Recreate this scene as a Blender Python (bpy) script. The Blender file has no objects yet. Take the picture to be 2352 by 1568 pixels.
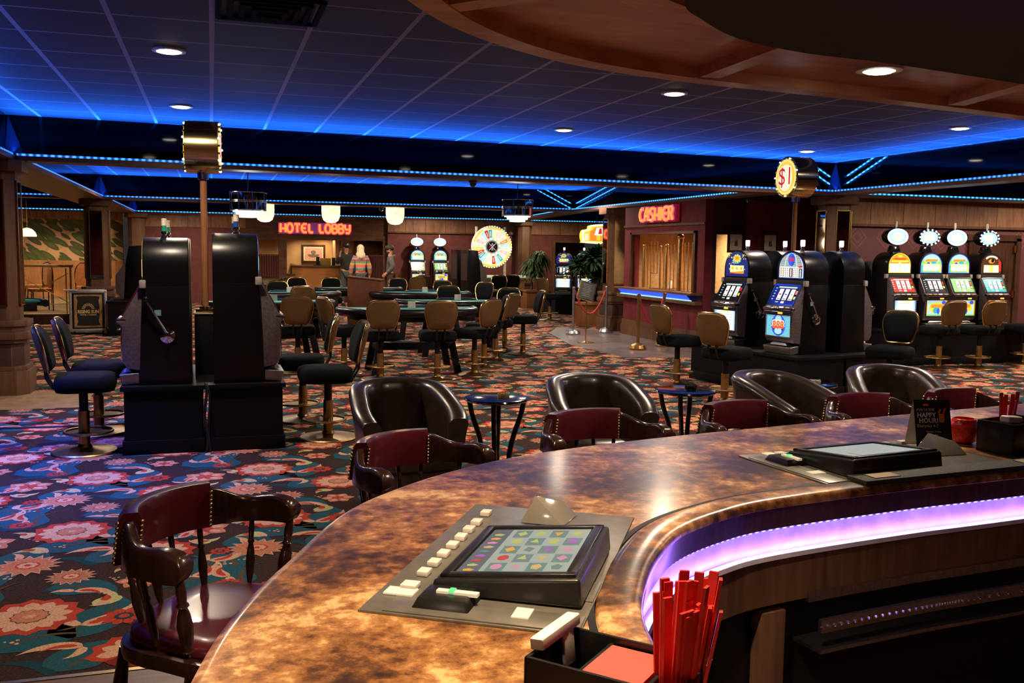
import bpy, bmesh, math, random
import numpy as np
from mathutils import Matrix, Vector
from math import sin, cos, pi, radians, atan2, sqrt, hypot

random.seed(7)
sc = bpy.context.scene
COL = sc.collection
sc.view_settings.view_transform = 'Standard'
sc.view_settings.look = 'None'
sc.view_settings.exposure = 0.0
sc.view_settings.gamma = 1.0
sc.view_settings.use_curve_mapping = False
try:
    sc.cycles.use_denoising = True
    sc.cycles.denoiser = 'OPENIMAGEDENOISE'
    sc.cycles.max_bounces = 6
    sc.cycles.diffuse_bounces = 3
    sc.cycles.glossy_bounces = 4
    sc.cycles.sample_clamp_indirect = 4.0
    sc.cycles.use_light_tree = True
    sc.cycles.use_adaptive_sampling = True
    sc.cycles.adaptive_threshold = .035
    sc.cycles.caustics_reflective = False
    sc.cycles.caustics_refractive = False
except Exception:
    pass

# ------------------------------------------------------------------ mesh builder
class MB:
    def __init__(s):
        s.v = []; s.f = []; s.m = []; s.T = Matrix.Identity(4)
    def add(s, vs, fs, mi=0):
        b = len(s.v); T = s.T
        s.v += [tuple(T @ Vector(p)) for p in vs]
        s.f += [tuple(b + i for i in f) for f in fs]
        s.m += [mi] * len(fs)
    def box(s, c, d, mi=0, rz=0.0, top=1.0, topy=None):
        x, y, z = d[0]/2, d[1]/2, d[2]/2
        ty = top if topy is None else topy
        P = []
        for (sx, sy, sz) in ((-1,-1,-1),(1,-1,-1),(1,1,-1),(-1,1,-1),(-1,-1,1),(1,-1,1),(1,1,1),(-1,1,1)):
            kx, ky = (top, ty) if sz > 0 else (1, 1)
            px, py = sx*x*kx, sy*y*ky
            if rz: px, py = px*cos(rz)-py*sin(rz), px*sin(rz)+py*cos(rz)
            P.append((c[0]+px, c[1]+py, c[2]+sz*z))
        s.add(P, [(0,3,2,1),(4,5,6,7),(0,1,5,4),(1,2,6,5),(2,3,7,6),(3,0,4,7)], mi)
    def prism(s, poly, z0, z1, mi=0, axis='z'):
        n = len(poly)
        mp = {'z': lambda a, b, h: (a, b, h), 'y': lambda a, b, h: (a, h, b), 'x': lambda a, b, h: (h, a, b)}[axis]
        P = [mp(a, b, z0) for a, b in poly] + [mp(a, b, z1) for a, b in poly]
        s.add(P, [tuple(range(n))[::-1], tuple(range(n, 2*n))] + [(i, (i+1) % n, n+(i+1) % n, n+i) for i in range(n)], mi)
    def poly(s, pts, mi=0):
        s.add(pts, [tuple(range(len(pts)))], mi)
    def lathe(s, prof, n=24, c=(0,0,0), mi=0, ang=2*pi, sx=1, sy=1):
        P = []; F = []; k = len(prof); full = abs(ang - 2*pi) < 1e-6
        m = n if full else n+1
        for i in range(m):
            a = ang*i/n
            for r, z in prof: P.append((c[0]+r*cos(a)*sx, c[1]+r*sin(a)*sy, c[2]+z))
        for i in range(n):
            j = (i+1) % m
            for q in range(k-1):
                F.append((i*k+q, j*k+q, j*k+q+1, i*k+q+1))
        if full:
            if prof[0][0] > 1e-6: F.append(tuple(i*k for i in range(n))[::-1])
            if prof[-1][0] > 1e-6: F.append(tuple(i*k+k-1 for i in range(n)))
        s.add(P, F, mi)
    def loft(s, rings, mi=0, closed=True, cap=True, loop=False):
        k = len(rings[0]); P = [p for r in rings for p in r]; F = []
        L = len(rings)
        for i in range(L if loop else L-1):
            j = (i+1) % L
            for q in range(k if closed else k-1):
                w = (q+1) % k
                F.append((i*k+q, i*k+w, j*k+w, j*k+q))
        if cap and closed and not loop:
            F.append(tuple(range(k))[::-1]); F.append(tuple((L-1)*k+q for q in range(k)))
        s.add(P, F, mi)
    def tube(s, pts, r, n=8, mi=0, loop=False, cap=True):
        pts = [Vector(p) for p in pts]; L = len(pts); rings = []
        up = None
        for i, p in enumerate(pts):
            if loop: d = pts[(i+1) % L]-pts[i-1]
            else: d = pts[min(i+1, L-1)]-pts[max(i-1, 0)]
            d.normalize()
            if up is None:
                up = Vector((0,0,1)) if abs(d.z) < .9 else Vector((1,0,0))
            a = d.cross(up)
            if a.length < 1e-5: a = d.cross(Vector((0,1,0)))
            a.normalize(); b = a.cross(d); up = b
            rr = r[i] if isinstance(r, (list, tuple)) else r
            rings.append([tuple(p + a*rr*cos(2*pi*q/n) + b*rr*sin(2*pi*q/n)) for q in range(n)])
        s.loft(rings, mi, True, cap, loop)
    def ball(s, c, r, n=12, mi=0, k=8):
        if not isinstance(r, (list, tuple)): r = (r, r, r)
        prof = [(sin(pi*i/k), -cos(pi*i/k)) for i in range(k+1)]
        P = [(c[0], c[1], c[2]-r[2])]
        for i in range(1, k):
            for j in range(n):
                a = 2*pi*j/n; P.append((c[0]+r[0]*prof[i][0]*cos(a), c[1]+r[1]*prof[i][0]*sin(a), c[2]+r[2]*prof[i][1]))
        P.append((c[0], c[1], c[2]+r[2])); F = []
        for j in range(n):
            w = (j+1) % n
            F.append((0, 1+w, 1+j)); F.append((len(P)-1, 1+(k-2)*n+j, 1+(k-2)*n+w))
            for i in range(k-2):
                F.append((1+i*n+j, 1+i*n+w, 1+(i+1)*n+w, 1+(i+1)*n+j))
        s.add(P, F, mi)
    def disc(s, c, r, n=24, mi=0, nrm='z', ry=None):
        ry = ry or r
        P = []
        for i in range(n):
            a = 2*pi*i/n; u, v = r*cos(a), ry*sin(a)
            P.append({'z': (c[0]+u, c[1]+v, c[2]), 'y': (c[0]+u, c[1], c[2]+v), 'x': (c[0], c[1]+u, c[2]+v)}[nrm])
        if nrm == 'y': P.reverse() if False else None
        s.poly(P, mi)
    def build(s, name, mats, parent=None, bev=0.0, smooth=35, seg=2, sub=0):
        me = bpy.data.meshes.new(name)
        me.from_pydata(s.v, [], s.f)
        if not isinstance(mats, (list, tuple)): mats = [mats]
        for m in mats: me.materials.append(m)
        me.polygons.foreach_set('material_index', s.m)
        bm = bmesh.new(); bm.from_mesh(me)
        bmesh.ops.recalc_face_normals(bm, faces=bm.faces[:]) if smooth != 'keep' else None
        if bev > 0:
            es = [e for e in bm.edges if len(e.link_faces) == 2 and e.calc_face_angle(0) > radians(32)]
            if es: bmesh.ops.bevel(bm, geom=es, offset=bev, segments=seg, profile=.6, affect='EDGES', clamp_overlap=True)
        bm.to_mesh(me); bm.free()
        if smooth and smooth != 'keep':
            me.polygons.foreach_set('use_smooth', [True]*len(me.polygons))
            try: me.set_sharp_from_angle(angle=radians(smooth))
            except Exception: pass
        me.update()
        o = bpy.data.objects.new(name, me); COL.objects.link(o)
        if parent is not None: o.parent = parent
        if sub:
            md = o.modifiers.new('sub', 'SUBSURF'); md.levels = sub; md.render_levels = sub
        return o

def tag(o, label, cat, group=None, kind=None):
    o['label'] = label; o['category'] = cat
    if group: o['group'] = group
    if kind: o['kind'] = kind
    return o
def thing(name, label, cat, loc=(0,0,0), rz=0, group=None):
    o = bpy.data.objects.new(name, None); COL.objects.link(o)
    o.empty_display_size = .1
    o.location = loc; o.rotation_euler = (0, 0, rz)
    return tag(o, label, cat, group)
def struct(o, label=None):
    o['kind'] = 'structure'
    if label: o['label'] = label
    return o
def dup(root, loc, rz, label, group=None):
    def rec(o, par):
        c = o.copy(); COL.objects.link(c)
        if par is not None: c.parent = par
        for ch in list(kids.get(o.name, [])): rec(ch, c)
        return c
    kids = {}
    for o in COL.objects:
        if o.parent is not None: kids.setdefault(o.parent.name, []).append(o)
    r = rec(root, None)
    r.location = loc; r.rotation_euler = (0, 0, rz); r['label'] = label
    if group: r['group'] = group
    return r

def crom(pts, per=8, closed=False):
    P = [Vector((p[0], p[1], p[2] if len(p) > 2 else 0)) for p in pts]; out = []
    n = len(P)
    for i in range(n if closed else n-1):
        if closed: a, b, c, d = P[i-1], P[i], P[(i+1) % n], P[(i+2) % n]
        else:
            a, b, c, d = P[max(i-1, 0)], P[i], P[i+1], P[min(i+2, n-1)]
        for k in range(per):
            t = k/per
            out.append(.5*((2*b)+(-a+c)*t+(2*a-5*b+4*c-d)*t*t+(-a+3*b-3*c+d)*t**3))
    if not closed: out.append(P[-1])
    return out
def offs(path, d):
    """offset an xy path to its left by d"""
    out = []
    for i, p in enumerate(path):
        t = path[min(i+1, len(path)-1)]-path[max(i-1, 0)]
        nn = Vector((-t.y, t.x, 0)); nn.normalize(); out.append(p+nn*d)
    return out

# ------------------------------------------------------------------ materials
_M = {}
def nodes(name):
    m = bpy.data.materials.new(name); m.use_nodes = True
    nt = m.node_tree
    return m, nt, nt.nodes['Principled BSDF']
def N(nt, typ, **kw):
    n = nt.nodes.new(typ)
    for k, v in kw.items():
        if k.startswith('i_'):
            key = k[2:]; key = int(key) if key.isdigit() else key.replace('_', ' ')
            n.inputs[key].default_value = v
        else: setattr(n, k, v)
    return n
def M(name, col, rough=.5, metal=0, var=.12, scale=18, coat=0, bump=0, spec=.5, trans=0, stretch=None, col2=None, sheen=0, lo=.35, hi=.65, detail=4):
    """procedural surface: colour mottled by noise, optional stretch for grain"""
    if name in _M: return _M[name]
    m, nt, b = nodes(name); L = nt.links
    tc = N(nt, 'ShaderNodeTexCoord'); mp = N(nt, 'ShaderNodeMapping')
    if stretch: mp.inputs['Scale'].default_value = stretch
    L.new(tc.outputs['Object'], mp.inputs[0])
    no = N(nt, 'ShaderNodeTexNoise', i_Scale=scale, i_Detail=detail); L.new(mp.outputs[0], no.inputs[0])
    rp = N(nt, 'ShaderNodeValToRGB')
    c2 = col2 or tuple(c*(1-var) for c in col)
    c1 = col if col2 else tuple(min(1, c*(1+var)) for c in col)
    rp.color_ramp.elements[0].position = lo; rp.color_ramp.elements[1].position = hi
    rp.color_ramp.elements[0].color = (*c2, 1); rp.color_ramp.elements[1].color = (*c1, 1)
    L.new(no.outputs[0], rp.inputs[0]); L.new(rp.outputs[0], b.inputs['Base Color'])
    b.inputs['Roughness'].default_value = rough; b.inputs['Metallic'].default_value = metal
    b.inputs['Coat Weight'].default_value = coat; b.inputs['Coat Roughness'].default_value = .1
    b.inputs['Specular IOR Level'].default_value = spec
    if trans: b.inputs['Transmission Weight'].default_value = trans
    if sheen: b.inputs['Sheen Weight'].default_value = sheen
    if bump:
        bp = N(nt, 'ShaderNodeBump', i_Strength=bump, i_Distance=.01)
        L.new(no.outputs[0], bp.inputs['Height']); L.new(bp.outputs[0], b.inputs['Normal'])
    _M[name] = m
    return m
def E(name, col, st, var=0.0, scale=30, base=None):
    if name in _M: return _M[name]
    m, nt, b = nodes(name)
    b.inputs['Base Color'].default_value = (*(base or tuple(c*.5 for c in col)), 1)
    b.inputs['Emission Color'].default_value = (*col, 1)
    b.inputs['Emission Strength'].default_value = st
    b.inputs['Roughness'].default_value = .25
    if var:
        tc = N(nt, 'ShaderNodeTexCoord'); no = N(nt, 'ShaderNodeTexNoise', i_Scale=scale)
        nt.links.new(tc.outputs['Object'], no.inputs[0])
        mr = N(nt, 'ShaderNodeMapRange'); mr.inputs['To Min'].default_value = st*(1-var); mr.inputs['To Max'].default_value = st*(1+var)
        mr.inputs['From Min'].default_value = .3; mr.inputs['From Max'].default_value = .7
        nt.links.new(no.outputs[0], mr.inputs['Value']); nt.links.new(mr.outputs[0], b.inputs['Emission Strength'])
    _M[name] = m
    return m
def wood(name, c1, c2, rough=.4, coat=.0, axis=2, scale=6, grain=14, plank=0):
    """wood with grain running along one object axis; plank adds board seams across the other"""
    if name in _M: return _M[name]
    m, nt, b = nodes(name); L = nt.links
    tc = N(nt, 'ShaderNodeTexCoord'); mp = N(nt, 'ShaderNodeMapping')
    s = [grain, grain, grain]; s[axis] = 1.0
    mp.inputs['Scale'].default_value = s; L.new(tc.outputs['Object'], mp.inputs[0])
    n1 = N(nt, 'ShaderNodeTexNoise', i_Scale=scale*.5, i_Detail=6, i_Distortion=.6); L.new(mp.outputs[0], n1.inputs[0])
    n2 = N(nt, 'ShaderNodeTexNoise', i_Scale=2.2, i_Detail=3); L.new(tc.outputs['Object'], n2.inputs[0])
    ad = N(nt, 'ShaderNodeMath', operation='ADD'); L.new(n1.outputs[0], ad.inputs[0])
    mu = N(nt, 'ShaderNodeMath', operation='MULTIPLY_ADD', i_1=.9, i_2=-.45); L.new(n2.outputs[0], mu.inputs[0]); L.new(mu.outputs[0], ad.inputs[1])
    rp = N(nt, 'ShaderNodeValToRGB'); rp.color_ramp.elements[0].position = .28; rp.color_ramp.elements[1].position = .72
    rp.color_ramp.elements[0].color = (*c2, 1); rp.color_ramp.elements[1].color = (*c1, 1)
    L.new(ad.outputs[0], rp.inputs[0])
    out = rp.outputs[0]
    if plank:
        sp = N(nt, 'ShaderNodeSeparateXYZ'); L.new(tc.outputs['Object'], sp.inputs[0])
        mm = N(nt, 'ShaderNodeMath', operation='PINGPONG', i_1=plank/2); L.new(sp.outputs[0], mm.inputs[0])
        lt = N(nt, 'ShaderNodeMath', operation='LESS_THAN', i_1=.006); L.new(mm.outputs[0], lt.inputs[0])
        mx = N(nt, 'ShaderNodeMix', data_type='RGBA'); L.new(lt.outputs[0], mx.inputs[0]); L.new(out, mx.inputs[6])
        mx.inputs[7].default_value = (*tuple(c*.35 for c in c2), 1); out = mx.outputs[2]
    L.new(out, b.inputs['Base Color'])
    b.inputs['Roughness'].default_value = rough; b.inputs['Coat Weight'].default_value = coat; b.inputs['Coat Roughness'].default_value = .15; b.inputs['Specular IOR Level'].default_value = .22
    _M[name] = m
    return m

BLACK = M('black_laminate', (.007, .007, .008), .42, spec=.3)
BLACKG = M('gloss_black', (.006, .006, .008), .12, spec=.6, coat=.6)
CHROME = M('chrome', (.75, .75, .78), .12, 1, var=.04)
STEEL = M('brushed_steel', (.42, .41, .40), .35, 1, var=.15, scale=60, stretch=(1, 12, 1))
BRASS = M('brass', (.62, .42, .16), .25, 1, var=.12)
GOLD = M('antique_gold_metal', (.30, .185, .07), .38, 1, var=.25, scale=40)
DARKW = wood('dark_wood', (.085, .040, .022), (.035, .016, .010), .35, .2)
BROWN = wood('brown_wood', (.17, .085, .045), (.09, .042, .022), .45)
FABB = M('black_seat_fabric', (.0045, .0055, .0065), .9, var=.3, scale=240, bump=.15, spec=.1)
GLASS = M('clear_glass', (.9, .95, .95), .02, trans=1.0, var=.0)

# ------------------------------------------------------------------ camera
HC = 1.62
FPX = 2176.94
yaw, pit, rol = .307144836, .0959125362, .0135945383
_f = Vector((sin(yaw)*cos(pit), cos(yaw)*cos(pit), -sin(pit)))
_r = Vector((cos(yaw), -sin(yaw), 0)); _u = _r.cross(_f)
_r2 = cos(rol)*_r+sin(rol)*_u; _u2 = -sin(rol)*_r+cos(rol)*_u
cam = bpy.data.cameras.new('camera'); co = bpy.data.objects.new('camera', cam); COL.objects.link(co)
cam.sensor_width = 36; cam.lens = FPX/2352*36; cam.clip_start = .05; cam.clip_end = 100
mw = Matrix((( _r2.x, _u2.x, -_f.x, 0), (_r2.y, _u2.y, -_f.y, 0), (_r2.z, _u2.z, -_f.z, HC), (0, 0, 0, 1)))
co.matrix_world = mw
sc.camera = co
# ------------------------------------------------------------------ world and room
w = bpy.data.worlds.new('night'); sc.world = w; w.use_nodes = True
w.node_tree.nodes['Background'].inputs[0].default_value = (.9, .75, .65, 1)
w.node_tree.nodes['Background'].inputs[1].default_value = .03

ZS, ZC = 2.50, 2.98          # soffit underside, coffer ceiling
XL, XR, XR2 = -2.05, 8.9, 7.85
Y1, Y2, Y3 = 11.7, 20.2, 28.4

# carpet: flat pattern tile of 1.12 x 1.30 m
PX, PY = 1.12, 1.30
cc = [(.036, .019, .016), (.016, .075, .095), (.40, .045, .024), (.56, .31, .19), (.38, .155, .085), (.17, .018, .014),
      (.44, .42, .17), (.010, .042, .056), (.46, .17, .09), (.09, .05, .03)]
carpet_m = [M('carpet_ground', cc[0], .95, var=.45, scale=90, spec=.1, detail=3)] + [M('carpet_yarn_%s' % n, c, .95, var=.22, scale=120, spec=.1, detail=2) for n, c in zip(
    ('teal', 'red', 'cream', 'tan', 'maroon', 'olive', 'navy', 'coral', 'brown'), cc[1:])]
shapes = []
def sh(pts, col, lay): shapes.append((pts, col, lay))
def petals(cx, cy, r, n, col, lay, pw=.5, rot=0, tip=.0, inner=.3, jag=False):
    for k in range(n):
        a = rot+2*pi*k/n
        wv = pi/n*pw*2
        if jag: pts = [(inner, -wv*.9), (.62, -wv*.75), (1.0, 0), (.62, wv*.75), (inner, wv*.9)]
        else: pts = [(inner, -wv*.55), (.55, -wv*.9), (.8, -wv*.95), (.95, -wv*.55), (1.0+tip, 0), (.95, wv*.55), (.8, wv*.95), (.55, wv*.9), (inner, wv*.55)]
        sh([(cx+r*q*cos(a+t), cy+r*q*sin(a+t)) for q, t in pts], col, lay)
def blob(cx, cy, r, col, lay, n=12, ry=None, rot=0):
    ry = ry or r
    sh([(cx+r*cos(2*pi*i/n)*cos(rot)-ry*sin(2*pi*i/n)*sin(rot), cy+r*cos(2*pi*i/n)*sin(rot)+ry*sin(2*pi*i/n)*cos(rot)) for i in range(n)], col, lay)
def comma(cx, cy, L, wd, a, curl, col, lay, n=11):
    """a tapering leaf whose spine bends by curl"""
    up = []; dn = []; x, y = cx, cy
    for i in range(n+1):
        t = i/n; ang = a+curl*1.6*t
        hw = wd*(sin(pi*min(1, t**.62))**.8)*.9
        up.append((x-hw*sin(ang), y+hw*cos(ang))); dn.append((x+hw*sin(ang), y-hw*cos(ang)))
        x += L/n*cos(ang); y += L/n*sin(ang)
    sh(up[:-1]+[(x, y)]+dn[:-1][::-1], col, lay)
def star(cx, cy, r, n, col, lay, inn=.6, rot=0):
    sh([(cx+r*(1 if i % 2 == 0 else inn)*cos(rot+pi*i/n), cy+r*(1 if i % 2 == 0 else inn)*sin(rot+pi*i/n)) for i in range(2*n)], col, lay)
def bigflower(x, y, r, c):
    petals(x, y, r, 12, c, 3, .86, .1, .10); petals(x, y, r*.82, 12, 3, 4, .56, .1, .06)
    blob(x, y, r*.80, 5, 2, 16); star(x, y, r*.42, 12, 9, 5, .86); star(x, y, r*.38, 12, 8, 6, .9); star(x, y, r*.16, 6, 3, 7, .5)
def sunburst(x, y, r, c=8):
    star(x, y, r, 16, 3, 3, .70, .1); star(x, y, r*.9, 16, c, 4, .70, .1); blob(x, y, r*.36, 2, 5); petals(x, y, r*.3, 8, 3, 6, .55); blob(x, y, r*.09, 2, 7)
def darkflower(x, y, r):
    star(x, y, r, 10, 5, 3, .62); petals(x, y, r*.8, 10, 2, 4, .5, inner=.4); blob(x, y, r*.35, 7, 5); blob(x, y, r*.2, 2, 6)
def lily(x, y, r, rot):
    petals(x, y, r, 6, 8, 3, .52, rot, .15, .12); petals(x, y, r*.8, 6, 3, 4, .28, rot, .1, .12); petals(x, y, r*.45, 6, 2, 5, .5, rot+.5, .1, .1)
def wisp(x, y, L, a, curl):
    L *= 1.35; comma(x, y, L, L*.17, a, curl, 3, 3); comma(x+L*.10*cos(a), y+L*.10*sin(a), L*.60, L*.075, a+curl*.15, curl, 2, 4); comma(x, y, L*.5, L*.10, a+2.2, -curl, 3, 3)
def bud(x, y, s, a):
    blob(x, y, s, 6, 3, 12, s*.72, a); comma(x, y, s*2.0, s*.42, a+.5, .8, 6, 3); comma(x-s*.3, y, s*1.1, s*.35, a+.3, .7, 2, 5)
    comma(x, y, s*1.3, s*.35, a-2.4, -.9, 3, 4)
def dots(x, y, s, a):
    for k, (u, v, q) in enumerate(((0, 0, 1), (.9, .35, .8), (.35, -.9, .9), (-.7, .8, .6))): blob(x+s*(u*cos(a)-v*sin(a)), y+s*(u*sin(a)+v*cos(a)), s*.36*q, 3, 3, 8)
bigflower(0, 0, .20, 2); bigflower(.48, .80, .185, 2)
sunburst(-.13, .73, .165); sunburst(.10, .50, .12, 4); lily(.71, 1.16, .135, .4); lily(.42, .36, .095, 1.0)
darkflower(.39, 1.20, .115); darkflower(.83, .20, .085); darkflower(.80, .72, .07)
for (x, y, L, wd, a, cu) in ((.10, -.22, .46, .13, .35, .9), (-.22, .14, .42, .12, 2.2, -.9), (.55, .25, .42, .13, .3, 1.0), (.2, .68, .36, .11, 1.3, -1.0), (.62, .52, .40, .12, -.2, 1.1),
                             (.22, 1.02, .42, .13, 2.8, .9), (.88, .98, .40, .12, -.9, -1.0), (.02, .34, .34, .10, .2, -.9), (.84, .42, .3, .1, 1.5, .9), (.5, 1.08, .3, .1, .2, .9)):
    comma(x, y, L*1.08, wd*1.22, a, cu, 1, 1); comma(x-.02, y-.03, L*.85, wd*.35, a+.5, -cu, 7, 0); comma(x+.03, y+.02, L*.9, .012, a-.1, cu*1.2, 9, 2)
for q in ((.22, -.16, .22, .3, .7), (-.28, .30, .18, 2.4, -.8), (.66, .34, .2, .4, .9), (.26, .90, .18, 2.6, .8), (.74, .58, .18, -.1, 1), (.92, .84, .18, -1.0, -.9), (.14, .28, .16, .2, -.9), (.58, 1.02, .15, .8, .6)): wisp(*q)
for q in ((.30, .12, .070, .6), (-.12, .98, .062, 2.2), (.70, .92, .06, -.6), (.90, -.02, .055, 1.4), (.36, .58, .05, 2.9)): bud(*q)
for q in ((.26, .24, .034, .4), (-.30, .5, .03, 1.2), (.62, .62, .03, 2), (.95, 1.18, .034, .2), (.16, 1.20, .03, 2.4), (.92, .55, .028, .9), (.3, .42, .025, 0), (-.02, -.28, .028, .5)): dots(*q)
V = []; F = []; FM = []
def quad(x0, y0, x1, y1, z, mi):
    b = len(V); V.extend([(x0, y0, z), (x1, y0, z), (x1, y1, z), (x0, y1, z)]); F.append((b, b+1, b+2, b+3)); FM.append(mi)
YE = 3.77                     # carpet edge in front of the bar
X0, Y0 = -.78, 4.44
for i in range(-6, 13):
    for j in range(-1, 19):
        ox, oy = X0+i*PX, Y0+j*PY
        if oy > 12 and ox < -4.5 or oy > 13.5 and ox > 9.6: continue
        if ox > 13.0 or ox < -2.6-.12*max(0, oy-4): continue
        if oy < 5.5 and ox > 1.2 or oy < 7.5 and ox > 6: continue
        far = oy > 17
        for si, (pts, c, lay) in enumerate(shapes):
            if far and lay in (5, 6, 7, 2): continue
            cy = sum(p[1] for p in pts)/len(pts)+oy
            if cy < YE+.12: continue
            b = len(V); z = .0010+.0004*lay+.000025*(si % 15)
            P = pts[::2] if far and len(pts) > 8 else pts
            V.extend([(px+ox, max(YE, py+oy), z) for px, py in P]); F.append(tuple(range(b, b+len(P)))); FM.append(c)
quad(-12, YE, 15, 33, 0, 0)
mats = list(carpet_m)
mats.append(wood('bar_floor_boards', (.15, .07, .035), (.08, .035, .02), .4, axis=0, plank=.0)); quad(-12, -3, 15, YE, 0, len(mats)-1)
mats.append(M('cashier_floor_tile', (.20, .17, .17), .28, var=.2, scale=5, coat=.3))
b = len(V); V.extend([(6.05, 13.3, .004), (7.8, 12.9, .004), (7.8, 17.9, .004), (7.0, 18.9, .004), (6.35, 17.6, .004), (5.9, 15.2, .004)]); F.append(tuple(range(b, b+6))); FM.append(len(mats)-1)
mats.append(M('column_floor_pad', (.30, .19, .10), .5, var=.2, scale=8))
quad(-2.6, 10.2, -1.25, 11.4, .004, len(mats)-1)
mats.append(BRASS); quad(-12, YE-.012, 15, YE+.014, .003, len(mats)-1)
me = bpy.data.meshes.new('floor'); me.from_pydata(V, [], F)
for m in mats: me.materials.append(m)
me.polygons.foreach_set('material_index', FM); me.update()
fl = bpy.data.objects.new('floor', me); COL.objects.link(fl)
struct(fl, 'floral patterned carpet over the gaming floor')

# ceiling: black lay-in tiles in a grid of pale bars
def ceil_mat():
    m, nt, b = nodes('ceiling_tile'); L = nt.links
    tc = N(nt, 'ShaderNodeTexCoord'); sp = N(nt, 'ShaderNodeSeparateXYZ'); L.new(tc.outputs['Object'], sp.inputs[0])
    masks = []
    for ax, per, off, wd in ((0, .585, .025, .016), (1, .660, .29, .0105)):
        a = N(nt, 'ShaderNodeMath', operation='SUBTRACT', i_1=off); L.new(sp.outputs[ax], a.inputs[0])
        p = N(nt, 'ShaderNodeMath', operation='PINGPONG', i_1=per/2); L.new(a.outputs[0], p.inputs[0])
        l = N(nt, 'ShaderNodeMath', operation='LESS_THAN', i_1=wd); L.new(p.outputs[0], l.inputs[0]); masks.append(l)
    mx = N(nt, 'ShaderNodeMath', operation='MAXIMUM'); L.new(masks[0].outputs[0], mx.inputs[0]); L.new(masks[1].outputs[0], mx.inputs[1])
    no = N(nt, 'ShaderNodeTexNoise', i_Scale=160); L.new(tc.outputs['Object'], no.inputs[0])
    rp = N(nt, 'ShaderNodeValToRGB'); rp.color_ramp.elements[0].color = (.011, .012, .014, 1); rp.color_ramp.elements[1].color = (.020, .021, .025, 1)
    L.new(no.outputs[0], rp.inputs[0])
    mc = N(nt, 'ShaderNodeMix', data_type='RGBA'); L.new(mx.outputs[0], mc.inputs[0]); L.new(rp.outputs[0], mc.inputs[6]); mc.inputs[7].default_value = (.26, .27, .30, 1)
    L.new(mc.outputs[2], b.inputs['Base Color']); b.inputs['Roughness'].default_value = .7
    return m
CEIL = ceil_mat()
def slab(name, x0, y0, x1, y1, z0, z1, mat, label=None, bev=0):
    mb = MB(); mb.box(((x0+x1)/2, (y0+y1)/2, (z0+z1)/2), (x1-x0, y1-y0, z1-z0))
    return struct(mb.build(name, mat, bev=bev), label)
slab('ceiling', -9.5, -3, 15, Y3, ZC, ZC+.1, CEIL, 'black tiled ceiling over the gaming hall')
MIRB = M('black_mirror_panel', (.0007, .0007, .001), .05, spec=.16)
SOFF = wood('soffit_wood', (.16, .085, .05), (.09, .045, .025), .4, axis=0)
def led_mat(name, c, st, per=.055):
    m, nt, b = nodes(name); L = nt.links
    tc = N(nt, 'ShaderNodeTexCoord'); sp = N(nt, 'ShaderNodeSeparateXYZ'); L.new(tc.outputs['Object'], sp.inputs[0])
    ad = N(nt, 'ShaderNodeMath', operation='ADD'); L.new(sp.outputs[0], ad.inputs[0]); L.new(sp.outputs[1], ad.inputs[1])
    pp = N(nt, 'ShaderNodeMath', operation='PINGPONG', i_1=per/2); L.new(ad.outputs[0], pp.inputs[0])
    mr = N(nt, 'ShaderNodeMapRange'); mr.inputs['From Min'].default_value = per*.12; mr.inputs['From Max'].default_value = per*.36
    mr.inputs['To Min'].default_value = st; mr.inputs['To Max'].default_value = st*.12; L.new(pp.outputs[0], mr.inputs[0])
    b.inputs['Emission Color'].default_value = (*c, 1); b.inputs['Base Color'].default_value = (.02, .05, .2, 1)
    L.new(mr.outputs[0], b.inputs['Emission Strength'])
    return m
LED = led_mat('blue_led_tape', (.03, .19, 1.0), 3.4, .075)
LED2 = led_mat('cyan_led_tape', (.04, .33, 1.0), 3.4, .085)
def area(name, loc, sx, sy, energy, col, rot):
    l = bpy.data.lights.new(name, 'AREA'); l.shape = 'RECTANGLE'; l.size = sx; l.size_y = sy; l.energy = energy; l.color = col
    o = bpy.data.objects.new(name, l); COL.objects.link(o); o.location = loc; o.rotation_euler = rot
    return o
def beam(name, p0, p1, wdt, led_sides, label, lit=26, z0=ZS, mat=LED, ztop=ZC+.05, ext=.0):
    """a dropped beam: black mirror sides on a wooden soffit with an LED ledge; led_sides: +1 left of p0->p1, -1 right"""
    p0 = Vector((*p0, 0)); p1 = Vector((*p1, 0)); d = (p1-p0); Ln = d.length; d.normalize(); n = Vector((-d.y, d.x, 0))
    ang = atan2(d.y, d.x)
    mb = MB(); mb.T = Matrix.Translation(p0) @ Matrix.Rotation(ang, 4, 'Z')
    mb.box((Ln/2, 0, (z0+.05+ztop)/2), (Ln, wdt, ztop-z0-.05), 0)
    mb.box((Ln/2, 0, z0+.025), (Ln+.02, wdt+.16, .05), 1)
    o = struct(mb.build(name, [MIRB, SOFF]), label)
    for s in led_sides:
        m2 = MB(); m2.T = mb.T
        m2.box((Ln/2, s*(wdt/2+.062), z0+.062), (Ln-.04, .014, .024))
        m2.build('led_tape', mat, o)
        if lit:
            c = p0+d*(Ln/2)+n*(s*(wdt/2+.085)); c.z = z0+.09
            area('cove_glow', c, Ln-.3, .03, lit*Ln, (.01, .13, 1.0), (pi-s*radians(20), 0, ang)).data.spread = radians(140)
    return o
BW = .16
Y1R = 12.2
def y1(x): return 11.4+(x-XL)*(Y1R-11.4)/(XR-XL)
beam('trim_1', (-9, y1(-9)+BW/2), (XR+BW, y1(XR+BW)+BW/2), BW, (-1,), 'black mirrored ceiling beam across the room, nearest one', 34)
beam('trim_2', (-9, Y2+BW/2), (XR2+BW, Y2+BW/2), BW, (-1,), 'black mirrored ceiling beam across the room, middle one', 30)
beam('trim_3', (-9, Y3+.1), (12.5, Y3+.1), .2, (-1,), 'black mirrored fascia above the hotel lobby', 16, mat=LED2)
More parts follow.
